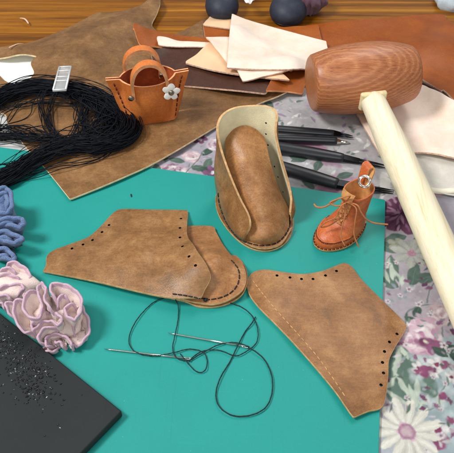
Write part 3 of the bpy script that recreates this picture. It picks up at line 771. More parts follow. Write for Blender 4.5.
sheet('leather_piece', [(232, 12, 'c'), (250, 20), (280, 29), (326, 41, 'c'), (331, 60, 'c'), (322, 68, 'c'), (290, 69), (260, 69), (227, 67.5, 'c'), (229, 40)], .16, [M['veg'], M['veg_edge'], M['veg']], dr=5, wob=.12, seed=19, h0=2.5, rag=.012,
      bumps=[(233, 14, .7, 2.4)], label='large cream white leather triangle on top of the offcuts', cat='leather piece', group='leather offcuts behind the tools')
# right-hand pale pieces
sheet('folded_cloth_edge', [(398, 138, 'c'), (500, 138, 'c'), (500, 198, 'c'), (454, 195), (430, 191), (400, 196, 'c')], .10, [M['linen'], M['hem'], M['linen']], dr=4, wob=.12, seed=20, h0=.5,
      bumps=[(454, 170, .4, 2.5)], label='grey reverse of the cloth folded over beside the mallet handle', cat='cloth fold')
mb = MB(); P = [onto(a, b, .12) for a, b in ((404, 186), (420, 187.5), (438, 191), (456, 190.5), (480, 189), (500, 188))]
mb.tube(cr(P, 8), .30, 8, flat=.7); mb.build('cloth_hem', M['hem'], label='cream rolled hem along the folded cloth edge', cat='hem')
sheet('leather_sheet', [(384, 82, 'c'), (420, 86), (440, 96), (520, 120, 'c'), (520, 170, 'c'), (455, 157.5), (440, 154), (422, 152), (405, 153), (388, 152, 'c'), (366, 110, 'c')], .17, [M['veg'], M['veg_edge'], M['veg']], dr=4, wob=.15, seed=21, h0=.8,
      bumps=[(450, 156, .35, 2)], label='wide blank white leather sheet right of the mallet handle', cat='leather piece')
sheet('leather_strip', [(356, 112, 'c'), (372, 105, 'c'), (392, 151, 'c'), (380, 154, 'c')], .16, [M['veg'], M['veg_edge'], M['veg']], dr=3, wob=.04, seed=22, h0=.8,
      label='narrow pale leather strip left of the mallet handle', cat='leather strip')
mb = MB(); P = [onto(a, b, .1, 1) for a, b in ((420, 82), (432, 88), (442, 94), (454, 100), (466, 106))]
mb.tube(cr(P, 6), .16, 8); mb.build('brown_cord', M['choc'], label='thin dark brown leather cord under the rust sheet edge', cat='cord')
# slivers on the wood
for k, (a, b, c, d, col_) in enumerate(((9, 47.5, 25, 44, 'the longer sliver'), (20, 18, 28.5, 23.5, 'the shorter sliver'))):
    A = onto(a, b, .35); B = onto(c, d, .35); mb = MB(); mm = (A+B)/2+Vector((.1, .1, .15))
    mb.tube(cr([A, mm, B], 5), [.05]+[.09]*9+[.05], 6, flat=.5)
    mb.build('leather_sliver', M['veg_edge'], label='curled pale leather sliver on the wood, '+('just above the hide edge' if k == 0 else 'near the top left corner'), cat='leather sliver', group='leather slivers on the wood')

# ------------------------------------------------------------------ black board
bp = [(-90, 236), (0, 313), (122, 411), (60, 474), (-60, 600), (-160, 500)]
hb = 1.0; P = [W(a, b, hb) for a, b in bp]
A1 = P[1]; A2 = P[2]; u = (A2-A1).normalized(); v = Vector((-u.y, u.x, 0)); v = -v
L_, D_ = 26.0, 20.0
cor = [A2, A2-u*L_, A2-u*L_+v*D_, A2+v*D_]; cen = sum(cor, Vector())/4
board = thing('punching_board', 'black rubber punching board with pricked glinting patch in the lower left corner', 'punching board', (cen.x, cen.y, .32))
mb = MB(); mb.box((cen.x, cen.y, (.33+hb)/2), u*L_/2, v*D_/2, Vector((0, 0, (hb-.33)/2)), .12); mb.build('slab', M['board'], board)
mb = MB(); rp = random.Random(5)
spots = []
for k in range(400):
    c = rp.choice(((18, 372, 14, 11), (30, 385, 14, 12), (24, 360, 12, 9), (10, 348, 12, 10), (38, 392, 12, 10), (40, 372, 9, 8), (2, 335, 8, 8)))
    a = rp.gauss(c[0], c[2]*.85); b = rp.gauss(c[1], c[3]*.85); spots.append((a, b))
spots += [(82, 395), (62, 405), (64, 400), (58, 425), (60, 428), (45, 436)]
for a, b in spots:
    if b < 316+a*.80 or a < -10: continue
    p = W(a, b, hb); r = rp.uniform(.03, .075); d = rp.uniform(0, 6.28); lit = rp.random() < .12
    mb.ell((p.x, p.y, hb+.01), (r*1.3*math.cos(d), r*1.3*math.sin(d), 0), (-r*.7*math.sin(d), r*.7*math.cos(d), 0), (0, 0, rp.uniform(.03, .08)), 6, 4, mi=1 if lit else 0)
M['burr'] = plain('raised_rubber_burr', (16, 18, 20), 0.12, 0.9, vary=.3)
M['glint'] = plain('pale_glint_burr', (150, 154, 156), 0.08, 1.0, 0.6, vary=.2)  # pale metallic colour paints a glint onto some of the burrs
o = mb.build('punch_marks', [M['burr'], M['glint']], board, kind='stuff')
o['label'] = 'glinting burrs round the pricked holes'

# ------------------------------------------------------------------ flat upper piece on the right
rp_px = [(247, 284), (249, 277), (254, 272), (265, 269.5), (283, 272), (303, 274), (322, 271), (338, 265), (345, 263), (352, 267), (362, 280), (380, 298), (404, 322), (405, 330), (396, 345), (389, 360), (388, 377), (385, 400), (380, 408), (368, 411), (354, 417, 'c'), (349, 411), (336, 392), (318, 370), (296, 345), (276, 324), (260, 308), (250, 295)]
rp_h = [(277, 275.5), (290, 277.5), (301.5, 279), (313, 279), (325.5, 275.5), (336.5, 271), (397, 334), (389.5, 342), (384.5, 351.5), (382.5, 362.5), (383.5, 373), (381, 385)]
piece, zp = sheet('shoe_upper', rp_px, .17, [M['tan3'], M['tan_edge'], M['cream'], M['hole_shade']], holes=rp_h, hole_r=.11, dr=2, sp=.3, wob=.10, seed=24,
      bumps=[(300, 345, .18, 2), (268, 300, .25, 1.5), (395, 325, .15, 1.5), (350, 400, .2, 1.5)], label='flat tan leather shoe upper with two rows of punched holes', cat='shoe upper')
mb = MB(); sew(Caster([piece]), ((253, 281), (262, 293), (277, 311), (296, 332), (316, 355), (332, 377), (346, 398)), mb, .24, .16, .045, .01)
mb.build('stitch_row', M['stitch_tan'], piece)

# ------------------------------------------------------------------ baby shoe lying on its side
shoeL = thing('baby_shoe', 'unfinished tan leather baby shoe lying on its side with trailing threads', 'shoe', tuple(W(170, 265, .32)))
sole_px = [(160, 294), (170, 297.5), (185, 301), (200, 306.5), (218, 306), (233, 301), (243, 293), (247.5, 281), (246, 269), (240, 259), (232, 255), (215, 262), (190, 275), (165, 288)]
o, z1 = sheet('sole', sole_px, .16, [M['tan2'], M['tan_edge'], M['cream']], dr=2, sp=.3, wob=.05, seed=25, parent=shoeL)
vamp_px = [(182, 226, 'c'), (211, 226), (216, 232), (222, 243), (231, 255.5), (240, 261.5), (245, 270), (246, 281), (241.5, 291), (229, 299.5), (214, 304), (200, 303), (185, 299.5), (172, 296, 'c'), (176, 250)]
o, z2 = sheet('vamp', vamp_px, .16, [M['tan2'], M['tan_edge'], M['cream']], dr=2, sp=.25, wob=.05, seed=26, parent=shoeL,
      bumps=[(213, 266, 1.5, 1.7), (198, 243, .35, 1.7)], h0=.8)
q_px = [(43, 271, 'c'), (46, 265), (47, 256), (54, 250), (70, 244), (88, 237), (101, 226), (112, 214), (122, 209), (150, 209.5), (184, 210), (187.5, 212), (187, 222), (186.5, 231), (188.5, 239), (196.4, 250.5), (205.7, 263.5), (210.4, 276), (209.8, 284), (204.5, 292), (201.5, 298, 'c'), (186, 297.8), (170, 297.5), (140, 291.5), (100, 282), (70, 276)]
q_h = [(72, 248.5), (83, 244.5), (92.5, 240), (102, 232), (109, 225), (181, 218.5), (180, 228), (180, 237.5), (182.5, 247), (189, 256.5), (195.5, 265.5)]
o, z3 = sheet('quarter', q_px, .17, [M['tan'], M['tan_edge'], M['cream'], M['hole_shade']], holes=q_h, hole_r=.11, dr=3, sp=.28, wob=.05, seed=27, parent=shoeL,
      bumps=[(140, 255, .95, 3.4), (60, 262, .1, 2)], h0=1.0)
mb = MB(); ca = Caster([c for c in shoeL.children])
sew(ca, ((173, 294), (185, 295.5), (198, 298), (209, 299)), mb, .26, .10, .055)
sew(ca, ((205, 300), (218, 298.5), (230, 293.5), (237, 286), (239.5, 276), (237, 267), (230, 259.5)), mb, .30, .12, .055)
mb.build('stitching', M['stitch'], shoeL)

# ------------------------------------------------------------------ baby shoe standing
shoeS = thing('baby_shoe', 'unfinished tan leather baby shoe standing upright with tall open cream lined collar', 'shoe', tuple(W(255, 215, .32)))
hs = .5
so_px = [(215.5, 200), (217, 210), (222, 221), (231, 233), (242, 243), (254, 249), (268, 250.5), (281, 246), (290, 237), (293.5, 224), (292, 212), (286, 200), (276, 190), (262, 184), (240, 183), (224, 187), (217, 193)]
o, zS = sheet('sole', so_px, .14, [M['tan'], M['tan_edge'], M['cream']], dr=2, sp=.3, wob=.02, seed=28, parent=shoeS)
def wb(px, py): return W(px, py, .55)
hb_, st = [], []
# stations: (bottom px, top px, forward lean of the top in cm)
sta = [((244, 240), (246, 236.5), .35), ((238, 236), (251, 227), .75), ((232, 230), (249.5, 215), .7), ((227, 222), (240, 196), .45), ((223, 213), (230, 172), .2), ((221, 204), (222.5, 150), 0),
       ((221, 196), (218.5, 130), 0), ((226, 190), (222, 117), 0), ((236, 186), (232, 109.5), -.1), ((250, 184), (247, 106.5), -.2), ((263, 186), (267, 107), -.1), ((273, 191), (275.5, 114), 0), ((280, 197), (274.5, 133), 0), ((285, 204), (280, 158), .1), ((288, 210), (287, 182), .1), ((289.5, 216), (290, 198), .1), ((289.5, 221), (289, 212), 0)]
rows = []
for (b, t_, ln) in sta:
    B = wb(*b); Y = B.y-ln
    T = WY(t_[0], t_[1], Y)
    if T.z < .7: T.z = .7
    rows.append((B, T))
ctrl = []
for i, (B, T) in enumerate(rows):
    bulge = Vector((0, 0, 0)); r = []
    mid = (rows[5][0]+rows[13][0])/2; out = (B-mid); out.z = 0; out.normalize()
    for t_ in (0, .25, .5, .75, 1): 
        p = B.lerp(T, t_)+out*(.30*math.sin(math.pi*min(1, t_*1.25))*(1 if (T-B).length > 2 else .3)); r.append(p)
    ctrl.append(r)
G = surf(ctrl, 6, 5)
mb = MB(); mb.shell(G, .17, 0, 1, 2); 
qo = mb.build('quarter', [M['tan'], M['cream'], M['tan_edge']], shoeS)
# decide which side of the shell is the outside
GA = np.array([[list(p) for p in r] for r in G]); i_, j_ = GA.shape[0]//3, GA.shape[1]//2
nn = np.cross(GA[i_+1, j_]-GA[i_-1, j_], GA[i_, j_+1]-GA[i_, j_-1])
outd = GA[i_, j_]-GA.mean(axis=(0, 1)); outd[2] = 0
if np.dot(nn, outd) < 0:
    for p in qo.data.polygons:
        if p.material_index == 0: p.material_index = 1
        elif p.material_index == 1: p.material_index = 0
# lacing holes on the right flap: dark discs on the inner face paint their shade
mb = MB()
from mathutils.bvhtree import BVHTree
bv = BVHTree.FromPolygons([tuple(v.co) for v in qo.data.vertices], [tuple(p.vertices) for p in qo.data.polygons])
oo = origin(shoeS)
for a, b in ((266, 123), (266, 134), (268, 145), (274.5, 166.5), (278, 177), (283, 192)):
    d = ray(a, b).normalized(); hit = bv.ray_cast((CAM-oo)*S, d)
    if hit[0] is not None:
        p = Vector(hit[0])/S+oo; nrm = Vector(hit[1]).normalized()
        if nrm.dot(d) > 0: nrm = -nrm
        mb.tube([p-nrm*.02, p+nrm*.006], [.085, .075], 10)
mb.build('lace_hole_disc', M['stitch'], shoeS)
# vamp / tongue
HT = lambda a, b, h: W(a, b, h)
net = [[HT(241.5, 241.5, .66), HT(254, 248, .66), HT(268, 249.3, .66), HT(282, 244.2, .66), HT(292.3, 228, .66)],
       [HT(243, 238.5, .70), HT(256, 243, .72), HT(268, 244, .72), HT(279, 240, .72), HT(288.5, 229, .70)],
       [HT(239, 233, .8), HT(252, 236, 1.3), HT(266, 236.5, 1.6), HT(278, 232, 1.4), HT(287.5, 221, .95)],
       [HT(235, 222, .9), HT(250, 223, 1.8), HT(265, 222, 2.3), HT(279, 218, 1.9), HT(288, 212, 1.0)],
       [HT(231, 208, 1.7), HT(245, 204, 2.9), HT(259, 202, 3.3), HT(273, 201, 2.8), HT(283.5, 202, 1.8)],
       [HT(230, 190, 2.9), HT(241, 184, 3.9), HT(254, 181, 4.2), HT(267, 182, 3.9), HT(277, 188, 3.0)],
       [HT(228, 168, 4.2), HT(238, 161, 5.0), HT(249, 158, 5.3), HT(261, 160, 5.0), HT(271, 168, 4.3)],
       [HT(226.5, 150, 5.2), HT(234, 142, 5.8), HT(246, 138, 6.0), HT(257, 141, 5.8), HT(267, 150, 5.3)],
       [HT(227.5, 139, 5.6), HT(235, 130, 6.2), HT(244, 126.5, 6.35), HT(254, 129.5, 6.2), HT(263, 138, 5.7)]]
mb = MB(); mb.shell(surf(net, 6, 6), .15, 0, 0, 1); mb.build('tongue', [M['tan2'], M['tan_edge']], shoeS)
mb = MB(); ca = Caster([c for c in shoeS.children if c.name.startswith(('sole', 'tongue', 'quarter'))])
sew(ca, ((218.5, 193), (219.5, 203), (223, 214), (228, 225), (237, 236.5), (248, 243), (262, 246), (275, 244), (284, 237), (289.5, 226), (290, 214)), mb, .33, .13, .06)
mb.build('stitching', M['stitch'], shoeS)

# ------------------------------------------------------------------ mini boot
bs = 0.84
sh_c = W(358, 189, 4.2); toe = W(319, 246, .5); ax_ = Vector((toe.x-sh_c.x, toe.y-sh_c.y, 0)); ax_.normalize(); ay_ = Vector((-ax_.y, ax_.x, 0))
borg = Vector((sh_c.x, sh_c.y, .32)) + ax_*0.55
def BL(x, y, z): return borg+ax_*(x*bs)+ay_*(y*bs)+Vector((0, 0, z*bs))
boot = thing('miniature_boot', 'miniature tan leather lace up boot keyring at the corner of the mat', 'boot', tuple(borg))
prof = [(0.05, 3.55, -2.1, 1.42), (.25, 3.7, -2.2, 1.5), (.6, 3.72, -2.22, 1.5), (.95, 3.5, -2.2, 1.42), (1.2, 3.1, -2.18, 1.32), (1.45, 2.5, -2.15, 1.22), (1.75, 1.75, -2.1, 1.12), (2.1, 1.2, -2.08, 1.10), (2.5, .82, -2.08, 1.08), (3.1, .6, -2.1, 1.10), (3.8, .6, -2.2, 1.16), (4.5, .68, -2.3, 1.22)]
def interp(z):
    P = prof
    z = min(max(z, P[0][0]), P[-1][0])
    for k in range(len(P)-1):
        if z <= P[k+1][0]:
            t = (z-P[k][0])/(P[k+1][0]-P[k][0]); t = t*t*(3-2*t)*.3+t*.7
            return [P[k][i]+(P[k+1][i]-P[k][i])*t for i in (1, 2, 3)]
    return P[-1][1:]
def bring(z, ins=0.0, zz=None, n=40):
    f, h, w_ = interp(z); out = []
    xc = (f+h)/2; a = (f-h)/2-ins; w_ = w_-ins
    for k in range(n):
        th = 2*math.pi*k/n; c, s = math.cos(th), math.sin(th)
        x = xc+a*abs(c)**.9*(1 if c >= 0 else -1); tt = (x-h)/(f-h)
        ww = w_*(0.80+.28*math.sin(math.pi*max(0, min(1, tt*.9))**1.1)) if f > 1.5 else w_*.98
        y = ww*abs(s)**.85*(1 if s >= 0 else -1)
        wr = 0.03*math.sin(x*5+z*3)*math.cos(y*4+z*5) if z > .5 else 0
        zt = (z if zz is None else zz)
        # the open collar dips at the front
        out.append(BL(x+wr, y+wr, zt))
    return out
mb = MB(); zs = [.25+.08*k for k in range(54)]; zs = [z for z in zs if z <= 4.5]
rings = [bring(z) for z in zs]
rim = [bring(4.5, .05, 4.54), bring(4.5, .12, 4.5)]; inner = [bring(z, .16) for z in (4.3, 3.6, 3.0, 2.4)]
mb.loft(rings+rim, 0, True, False); mb.loft([rim[-1]]+inner, 1, False, True)
mb.build('upper', [M['boot'], M['boot_in']], boot)
mb = MB(); mb.loft([bring(.25, .0, .0), bring(.25, -.10, .05), bring(.25, -.12, .2), bring(.25, -.04, .28)], 0); mb.build('sole', M['boot_in'], boot)
mb = MB(); P = [BL(*p) for p in []]
f = bring(.9, -.03); stitches(mb, [Vector(p)+Vector((0, 0, 0)) for p in f[30:]+f[:11]], .18, .13, .05, .04)
f = bring(.3, -.10, .30); stitches(mb, [Vector(p) for p in f[24:]+f[:17]], .16, .14, .045, .04); mb.build('stitching', M['stitch_brown'], boot)
# moccasin seam ridge round the toe
mb = MB(); f = bring(1.0, -.02); mb.tube(cr(f[31:]+f[:10], 2), .07, 6); mb.build('toe_seam', M['boot'], boot)
def front(z, y):  # point on the front of the boot
    f_, h_, w_ = interp(z); return BL(f_-.02-abs(y)**2*.35/max(.5, w_), y, z)
mb = MB(); ton = []
for z in (1.9, 2.2, 2.6, 3.2, 3.8, 4.4, 4.95):
    f_, h_, w_ = interp(z); wd = .26+.13*(z-1.9)
    off = .10 if z < 4.5 else .05
    ton.append([BL(f_+off-.12*(y/wd)**2-(.15 if z > 4.8 else 0), y, z) for y in (-wd, -wd*.5, 0, wd*.5, wd)])
mb.shell(surf(ton, 4, 3), .09, 0, 0, 0); mb.build('tongue', M['boot_in'], boot)
mb = MB(); eye = []
for k in range(5):
    z = 1.95+k*.48; f_, h_, w_ = interp(z)
    eye.append([BL(f_-.02, -.42, z), BL(f_-.02, .42, z)])
up = ax_*.22*bs+Vector((0, 0, .08))
for k in range(4):
    for a, b in ((eye[k][0], eye[k+1][1]), (eye[k][1], eye[k+1][0])):
        mb.tube(cr([a-up*.2, a+up*.6, (a+b)/2+up*1.15, b+up*.6, b-up*.2], 4), .065, 6)
for k in range(5): mb.tube(cr([eye[k][0]-up*.2, eye[k][0]+up*.8, eye[k][1]+up*.8, eye[k][1]-up*.2], 4), .06, 6)
kn = front(3.95, 0)+up*1.4
def lace(pts, r=.055): mb.tube(cr([kn]+[W(*p) for p in pts], 7), r, 6)
lace([(340, 198, 4.3), (332, 203, 4.0), (324, 207, 3.6), (317, 207, 3.3), (314, 204, 3.3)], .065)
lace([(357, 205, 4.1), (361, 212, 3.6), (366, 219, 3.0), (374, 223, 2.6), (388, 224.5, 2.4)], .06)
lace([(356, 208, 3.9), (355, 222, 2.9), (354, 234, 2.0), (357, 243, 1.4), (359, 247, 1.1)])
lace([(340, 208, 3.9), (336, 217, 3.1), (326, 222, 2.6), (321, 227, 2.1), (330, 225, 2.2), (343, 216, 3.1)])
lace([(345, 215, 3.3), (342, 227, 2.5), (341, 237, 1.8), (345, 246, 1.2)])
lace([(350, 196, 4.7), (338, 199, 4.4), (330, 203, 4.0), (338, 206, 3.9), (346, 203, 4.0)])
mb.ell(kn, ax_*.16, ay_*.18, Vector((0, 0, .14)), 10, 6); mb.build('lace', M['lace'], boot)
# leather loop and steel ring on the heel side
a1 = BL(-2.05, .05, 4.1); mb = MB()
lp = [W(366, 186, 4.4), W(369, 176, 4.9), W(372, 168, 5.3), W(371, 164, 5.6), W(366, 166, 5.5), W(363, 174, 5.0), W(361, 182, 4.5)]
lp = cr(lp, 6); wv_ = (ay_*1.0+ax_*.3).normalized()*.42; G = [[p-wv_, p-wv_*.33, p+wv_*.33, p+wv_] for p in lp]
mb.shell(G, .12, 0, 1, 1); mb.build('hanging_loop', [M['boot'], M['boot_in']], boot)
rc_ = W(364.5, 181.5, 4.9); nv = (CAM-rc_).normalized(); e1 = nv.orthogonal().normalized(); e2 = nv.cross(e1)
mb = MB(); mb.tube([rc_+e1*.42*math.cos(t)+e2*.42*math.sin(t)+nv*.05*math.sin(3*t) for t in np.linspace(0, 2*math.pi, 28)[:-1]], .075, 8, closed=True)
mb.tube([rc_+e1*.33*math.cos(t)+e2*.33*math.sin(t)+nv*.12 for t in np.linspace(0, 2*math.pi, 28)[:-1]], .05, 8, closed=True)
mb.build('split_ring', M['steel'], boot)

# ------------------------------------------------------------------ small handbag
bz = topz(W(147, 121, .6).x, W(147, 121, .6).y)
pl = W(127.5, 125, bz+.05); pr = W(178.5, 118.5, bz+.05)
bx = (pr-pl); bx.z = 0; bwid = bx.length/2; bx.normalize(); by = Vector((-bx.y, bx.x, 0)); bc = (pl+pr)/2+by*1.1; bc.z = max(topz(bc.x, bc.y), bz)+.02
def bagp(x, y, z): return bc+bx*x+by*y+Vector((0, 0, z))
bag = thing('handbag', 'miniature orange leather handbag with two round handles and white flower', 'handbag', tuple(bc))
HB = 4.15
def panel(sgn):
    rows_ = []
    for i in range(25):
        v_ = i/24; z = HB*v_; hwid = bwid+ (3.62-bwid)*v_**1.1
        r = []
        for j in range(41):
            u_ = -1+2*j/40; x = u_*hwid; core = max(0, 1-(abs(u_)/.66)**2.4)
            bot = 1.15*min(1, (1-abs(u_))*5)**.5; topd = 1.55*core**.75
            k = min(1, v_*1.3); d_ = bot*(1-k)+topd*k + .38*math.sin(math.pi*v_)**1.2*max(0, 1-(abs(u_)/.8)**2)
            zz = z+(.12*abs(u_)**2-.0)*v_ - .05*math.exp(-((abs(u_))/.5)**2)*v_**6 + .10*v_**4 + .10*(1-min(1, v_*5))**2*(abs(u_)**4)*2
            x2 = x
            r.append(bagp(x2, sgn*max(.085, d_), zz))
        rows_.append(r)
    return rows_
mb = MB(); mb.shell(panel(-1), .15, 1, 0, 2); 
fp = mb.build('front_panel', [M['orange'], M['orange_in'], M['orange_edge']], bag)
mb = MB(); mb.shell(panel(1), .15, 1, 0, 2, flip=True); mb.build('back_panel', [M['orange'], M['orange_in'], M['orange_edge']], bag)
mb = MB(); G = [[bagp(x, y*(1 if abs(x) < bwid*.9 else .3), .03) for y in (-1.1, -.5, 0, .5, 1.1)] for x in np.linspace(-bwid, bwid, 12)]; mb.shell(G, .12, 0, 0, 0); mb.build('base_panel', M['orange'], bag)
mb = MB()
for s in (-1, 1):
    mb = MB(); P = []
    for i in range(2, 24):
        v_ = i/24; hwid = bwid+(3.62-bwid)*v_**1.1; P.append(bagp(s*(hwid*.90), -.15-.02, HB*v_+.12*v_))
    # sit on the front panel
    rowsF = panel(-1); P = [rowsF[i][3 if s < 0 else 37] for i in range(2, 24)]
    P = [Vector(p)-by*.17 for p in P]
    Q_ = resample(P, step=.42)
    for a, b in zip(Q_, Q_[1:]): mb.tube([a, a.lerp(b, .33)-by*.04, a.lerp(b, .66)], .07, 6)
    mb.build('side_stitching', M['stitch_brown'], bag)
def handle(x0, x1, yf, ztop, z0):
    h = thing_part = None; mb = MB(); P = []
    xc, a = (x0+x1)/2, (x1-x0)/2
    for k in range(33):
        t = math.pi*k/32; P.append((xc-a*math.cos(t)*(1+.06*math.sin(t)), z0+(ztop-z0)*max(0, math.sin(t))**.85))
    P = [(x0, z0-.95), (x0, z0-.5)]+P+[(x1, z0-.5), (x1, z0-.95)]
    G = []
    for k, (x, z) in enumerate(P):
        t = min(1, max(0, (z-z0)/1.2)); wv = .17+.24*t   # the strap turns from flat on the panel to edge-on
        off = -.02
        G.append([bagp(x, yf-wv, z), bagp(x, yf-wv*.3, z), bagp(x, yf+wv*.3, z), bagp(x, yf+wv, z)])
    mb.shell(G, .27, 0, 0, 1)
    return mb.build('handle', [M['orange'], M['orange_edge']], bag)
handle(-1.62, 1.62, -1.66, HB+2.45, HB-.1); handle(-2.0, 1.35, 1.2, HB+2.15, HB-.1)
mb = MB(); 
for x, yy in ((-1.72, -1.92), (1.35, .95), (-2.0, .95)):
    mb2 = MB(); c = bagp(x, yy, HB-.75); mb2.ell(c, bx*.26, by*.12, Vector((0, 0, .26)), 14, 8); mb2.build('rivet', M['brass'], bag)
fc_ = bagp(1.75, -1.98, HB-.55); flo = MB()
FX, FZ = bx, (Vector((0, 0, 1))+by*.1).normalized()
for k in range(5):
    t = 2*math.pi*k/5+.15+.1*math.sin(k*2.3); c = fc_+(FX*math.cos(t)+FZ*math.sin(t))*.46
    flo.ell(c, (FX*math.cos(t)+FZ*math.sin(t))*.36, (FX*-math.sin(t)+FZ*math.cos(t))*(.30+.04*(k%2)), by*.07, 14, 8, fn=lambda d: 1+.05*math.sin(7*d.x+k))
fo = flo.build('flower', M['petal'], bag); mb = MB(); mb.ell(fc_-by*.1, FX*.26, FZ*.26, by*.14, 14, 8); mb.build('rivet', M['brass'], fo)

# ------------------------------------------------------------------ mallet
Cc = W(362.5, 78, 3.7); E = W(433.5, 235, 2.5); E2 = Cc+(E-Cc)*1.75; 
hd = (E-Cc).normalized(); ha = Vector((-hd.y, hd.x, 0)).normalized(); 
if ha.x < 0: ha = -ha
ha = (ha+Vector((0, 0, .02))).normalized(); hn = hd.cross(ha).normalized()
if hn.z < 0: hn = -hn
mallet = thing('mallet', 'wooden mallet with barrel shaped rosewood head and long pale handle', 'mallet', (Cc.x, Cc.y, Cc.z-3.2))
mb = MB(); rings = []
Lh = 4.75; 
pr_ = [(-Lh, .0), (-Lh, 1.4), (-Lh, 2.25), (-Lh+.06, 2.42), (-Lh+.22, 2.58), (-Lh+.8, 2.74), (-3, 2.98), (-1.8, 3.14), (-.5, 3.22), (.8, 3.22), (2, 3.12), (3.1, 2.92), (Lh-.7, 2.66), (Lh-.25, 2.46), (Lh-.06, 2.28), (Lh, 2.0), (Lh, 1.2), (Lh, 0)]
for (x, r) in pr_:
    rings.append([Cc+ha*x+(hd*math.cos(2*math.pi*k/64)+hn*math.sin(2*math.pi*k/64))*max(r, .01)*.97 for k in range(64)])
mb.loft(rings, 0, False, False)
M['head'] = mat_head((-0.1, -0.55, 0.83)); mb.build('mallet_head', M['head'], mallet)
mb = MB(); P = []; rs = []
for k in range(30):
    t = k/29; p = (Cc+hd*2.0).lerp(E2, t); P.append(p); 
    d_ = (p-Cc).length; rs.append(1.10+.22*min(1, max(0, (d_-3)/11)) + .06*math.exp(-((d_-9.5)/2.5)**2))
mb.tube(P, rs, 28, upv=hn, flat=.82)
ho = mb.build('handle', M['handle'], mallet)
mb = MB(); pc_ = Cc+hd*3.0; mb.box(pc_, ha*1.16, hn*.88, hd*.40, .2); mb.build('tenon', M['tenon'], mallet)

# ------------------------------------------------------------------ black handled tools
def tool(label, a, b, tip, r0, r1, flat=1.0, prongs=2, spread=.25, z0=None, fine=.09, tipm='dark_steel', zoff=0):
    A = onto(a[0], a[1], r0*flat+.03+zoff); B = onto(b[0], b[1], r1*flat+.03+zoff); T = onto(tip[0], tip[1], .12+zoff)
    t = thing('stitching_awl' if prongs == 1 else 'stitching_chisel', label, 'awl' if prongs == 1 else 'chisel', tuple(A), 'black handled leather tools')
    d = (B-A).normalized(); mb = MB(); n = 12
    rs = [r0*.5, r0*.92, r0, r0, r0]+[r0+(r1-r0)*k/4 for k in range(1, 5)]+[r1*.8]
    ts = [0, .01, .03, .4, .7, .80, .9, .96, .99, 1.0]; mb.tube([A.lerp(B, q) for q in ts], rs, 16, upv=(0, 0, 1), flat=flat); mb.build('tool_handle', M['tool'], t)
    sd = Vector((-d.y, d.x, 0)).normalized(); mb = MB(); dt = (T-B); S0 = B+dt*.35
    mb.loft([[B-d*.1+sd*x*r1*.75+Vector((0, 0, z*r1*.4)) for x, z in ((-1, -1), (1, -1), (1, 1), (-1, 1))],
             [S0+sd*x*(spread+fine)+Vector((0, 0, z*.08)) for x, z in ((-1, -1), (1, -1), (1, 1), (-1, 1))]], 0, smooth=False)
    mb.build('shank', M[tipm], t)
    for k in range(prongs):
        o_ = 0 if prongs == 1 else -spread+2*spread*k/(prongs-1); mb = MB()
        mb.tube([S0+sd*o_-d*.05, S0.lerp(T, .6)+sd*o_*.9, T+sd*o_*.8], [fine*1.3, fine, fine*.3], 6, flat=.8); mb.build('prong', M[tipm], t)
tool('slim black chisel handle, uppermost of the four tools behind the upright shoe', (240, 126), (334, 133), (353, 137), .42, .36, .6, 2, .16, zoff=.12)
tool('round black awl handle directly below the uppermost tool, with short silver tip', (240, 137), (337, 141), (350, 143), .36, .34, 1, 1, 0, tipm='steel', fine=.14)
tool('thick black chisel in the middle with long dark fork pointing under the mallet handle', (236, 141), (344, 158), (388, 167), .60, .42, .8, 2, .20)
tool('lowest black chisel whose prongs point behind the miniature boot', (242, 156), (338, 184), (394, 192), .62, .50, .8, 3, .26, tipm='dark_steel')

# ------------------------------------------------------------------ needles and thread
def needle(a, b, eye_at_b, label):
    A = onto(a[0], a[1], .10); B = onto(b[0], b[1], .10); d = (B-A).normalized(); L_ = (B-A).length
    t = MB(); sd = Vector((-d.y, d.x, 0))
    t.tube([A, A+d*.5, A+d*L_*.5, B-d*.6], [.012, .05, .058, .055], 8)
    e = [B-d*.6, B-d*.45, B-d*.2, B]
    for s in (-1, 1): t.tube([e[0]+sd*s*.015, e[1]+sd*s*.055, e[2]+sd*s*.055, e[3]+sd*s*.01], .03, 6)
    t.build('sewing_needle', M['steel'], label=label, cat='needle', group='needles on the thread ends')
needle((104, 349), (192, 359), True, 'long steel needle lying lower left under the thread loops'); needle((168, 333), (250, 347.5), True, 'shorter steel needle lying upper right crossing the thread tangle')
def Zt(zx, zy): return (90+zx*.4405, 280+zy*.4405)
def thread(zp_, label, r=.032, base_=.07):
    P = []
    for k, (a, b) in enumerate(zp_):
        x, y = Zt(a, b); P.append(onto(x, y, base_+.10*abs(math.sin(k*1.7))))
    P = cr(P, 8); mb = MB(); mb.tube(P, r, 6)
    # twist: fine second ply
    P2 = resample(P, step=.12); mb.tube([p+Vector((.02*math.cos(i*1.3), .02*math.sin(i*1.3), .02*math.sin(i*1.3))) for i, p in enumerate(P2)], r*.75, 5)
    mb.build('waxed_thread', M['needle_thread'], label=label, cat='thread', group='threads trailing from the shoe')
thread([(188, 36), (165, 42), (140, 54), (108, 88), (90, 125), (92, 152), (112, 167), (150, 172), (190, 165), (225, 157), (255, 163), (266, 182), (262, 204), (248, 210), (232, 200), (205, 168)], 'dark thread loop curving left from the shoe past the lower needle')
thread([(190, 38), (200, 58), (200, 90), (192, 130), (188, 155), (196, 176), (222, 183), (248, 170), (290, 148), (330, 142), (362, 152)], 'dark thread running straight down from the shoe to both needles')
thread([(355, 152), (375, 162), (398, 184), (413, 220), (413, 258), (398, 290), (365, 307), (325, 308), (294, 288), (286, 258), (296, 222), (318, 185), (335, 150), (352, 118), (366, 100), (376, 84)], 'dark thread forming the large round loop at the lower right', r=.038)
thread([(318, 52), (345, 62), (368, 82), (381, 112), (378, 142), (355, 162), (330, 172), (295, 160), (262, 160), (240, 170), (225, 185)], 'dark thread arching from under the shoe toe over the upper needle')
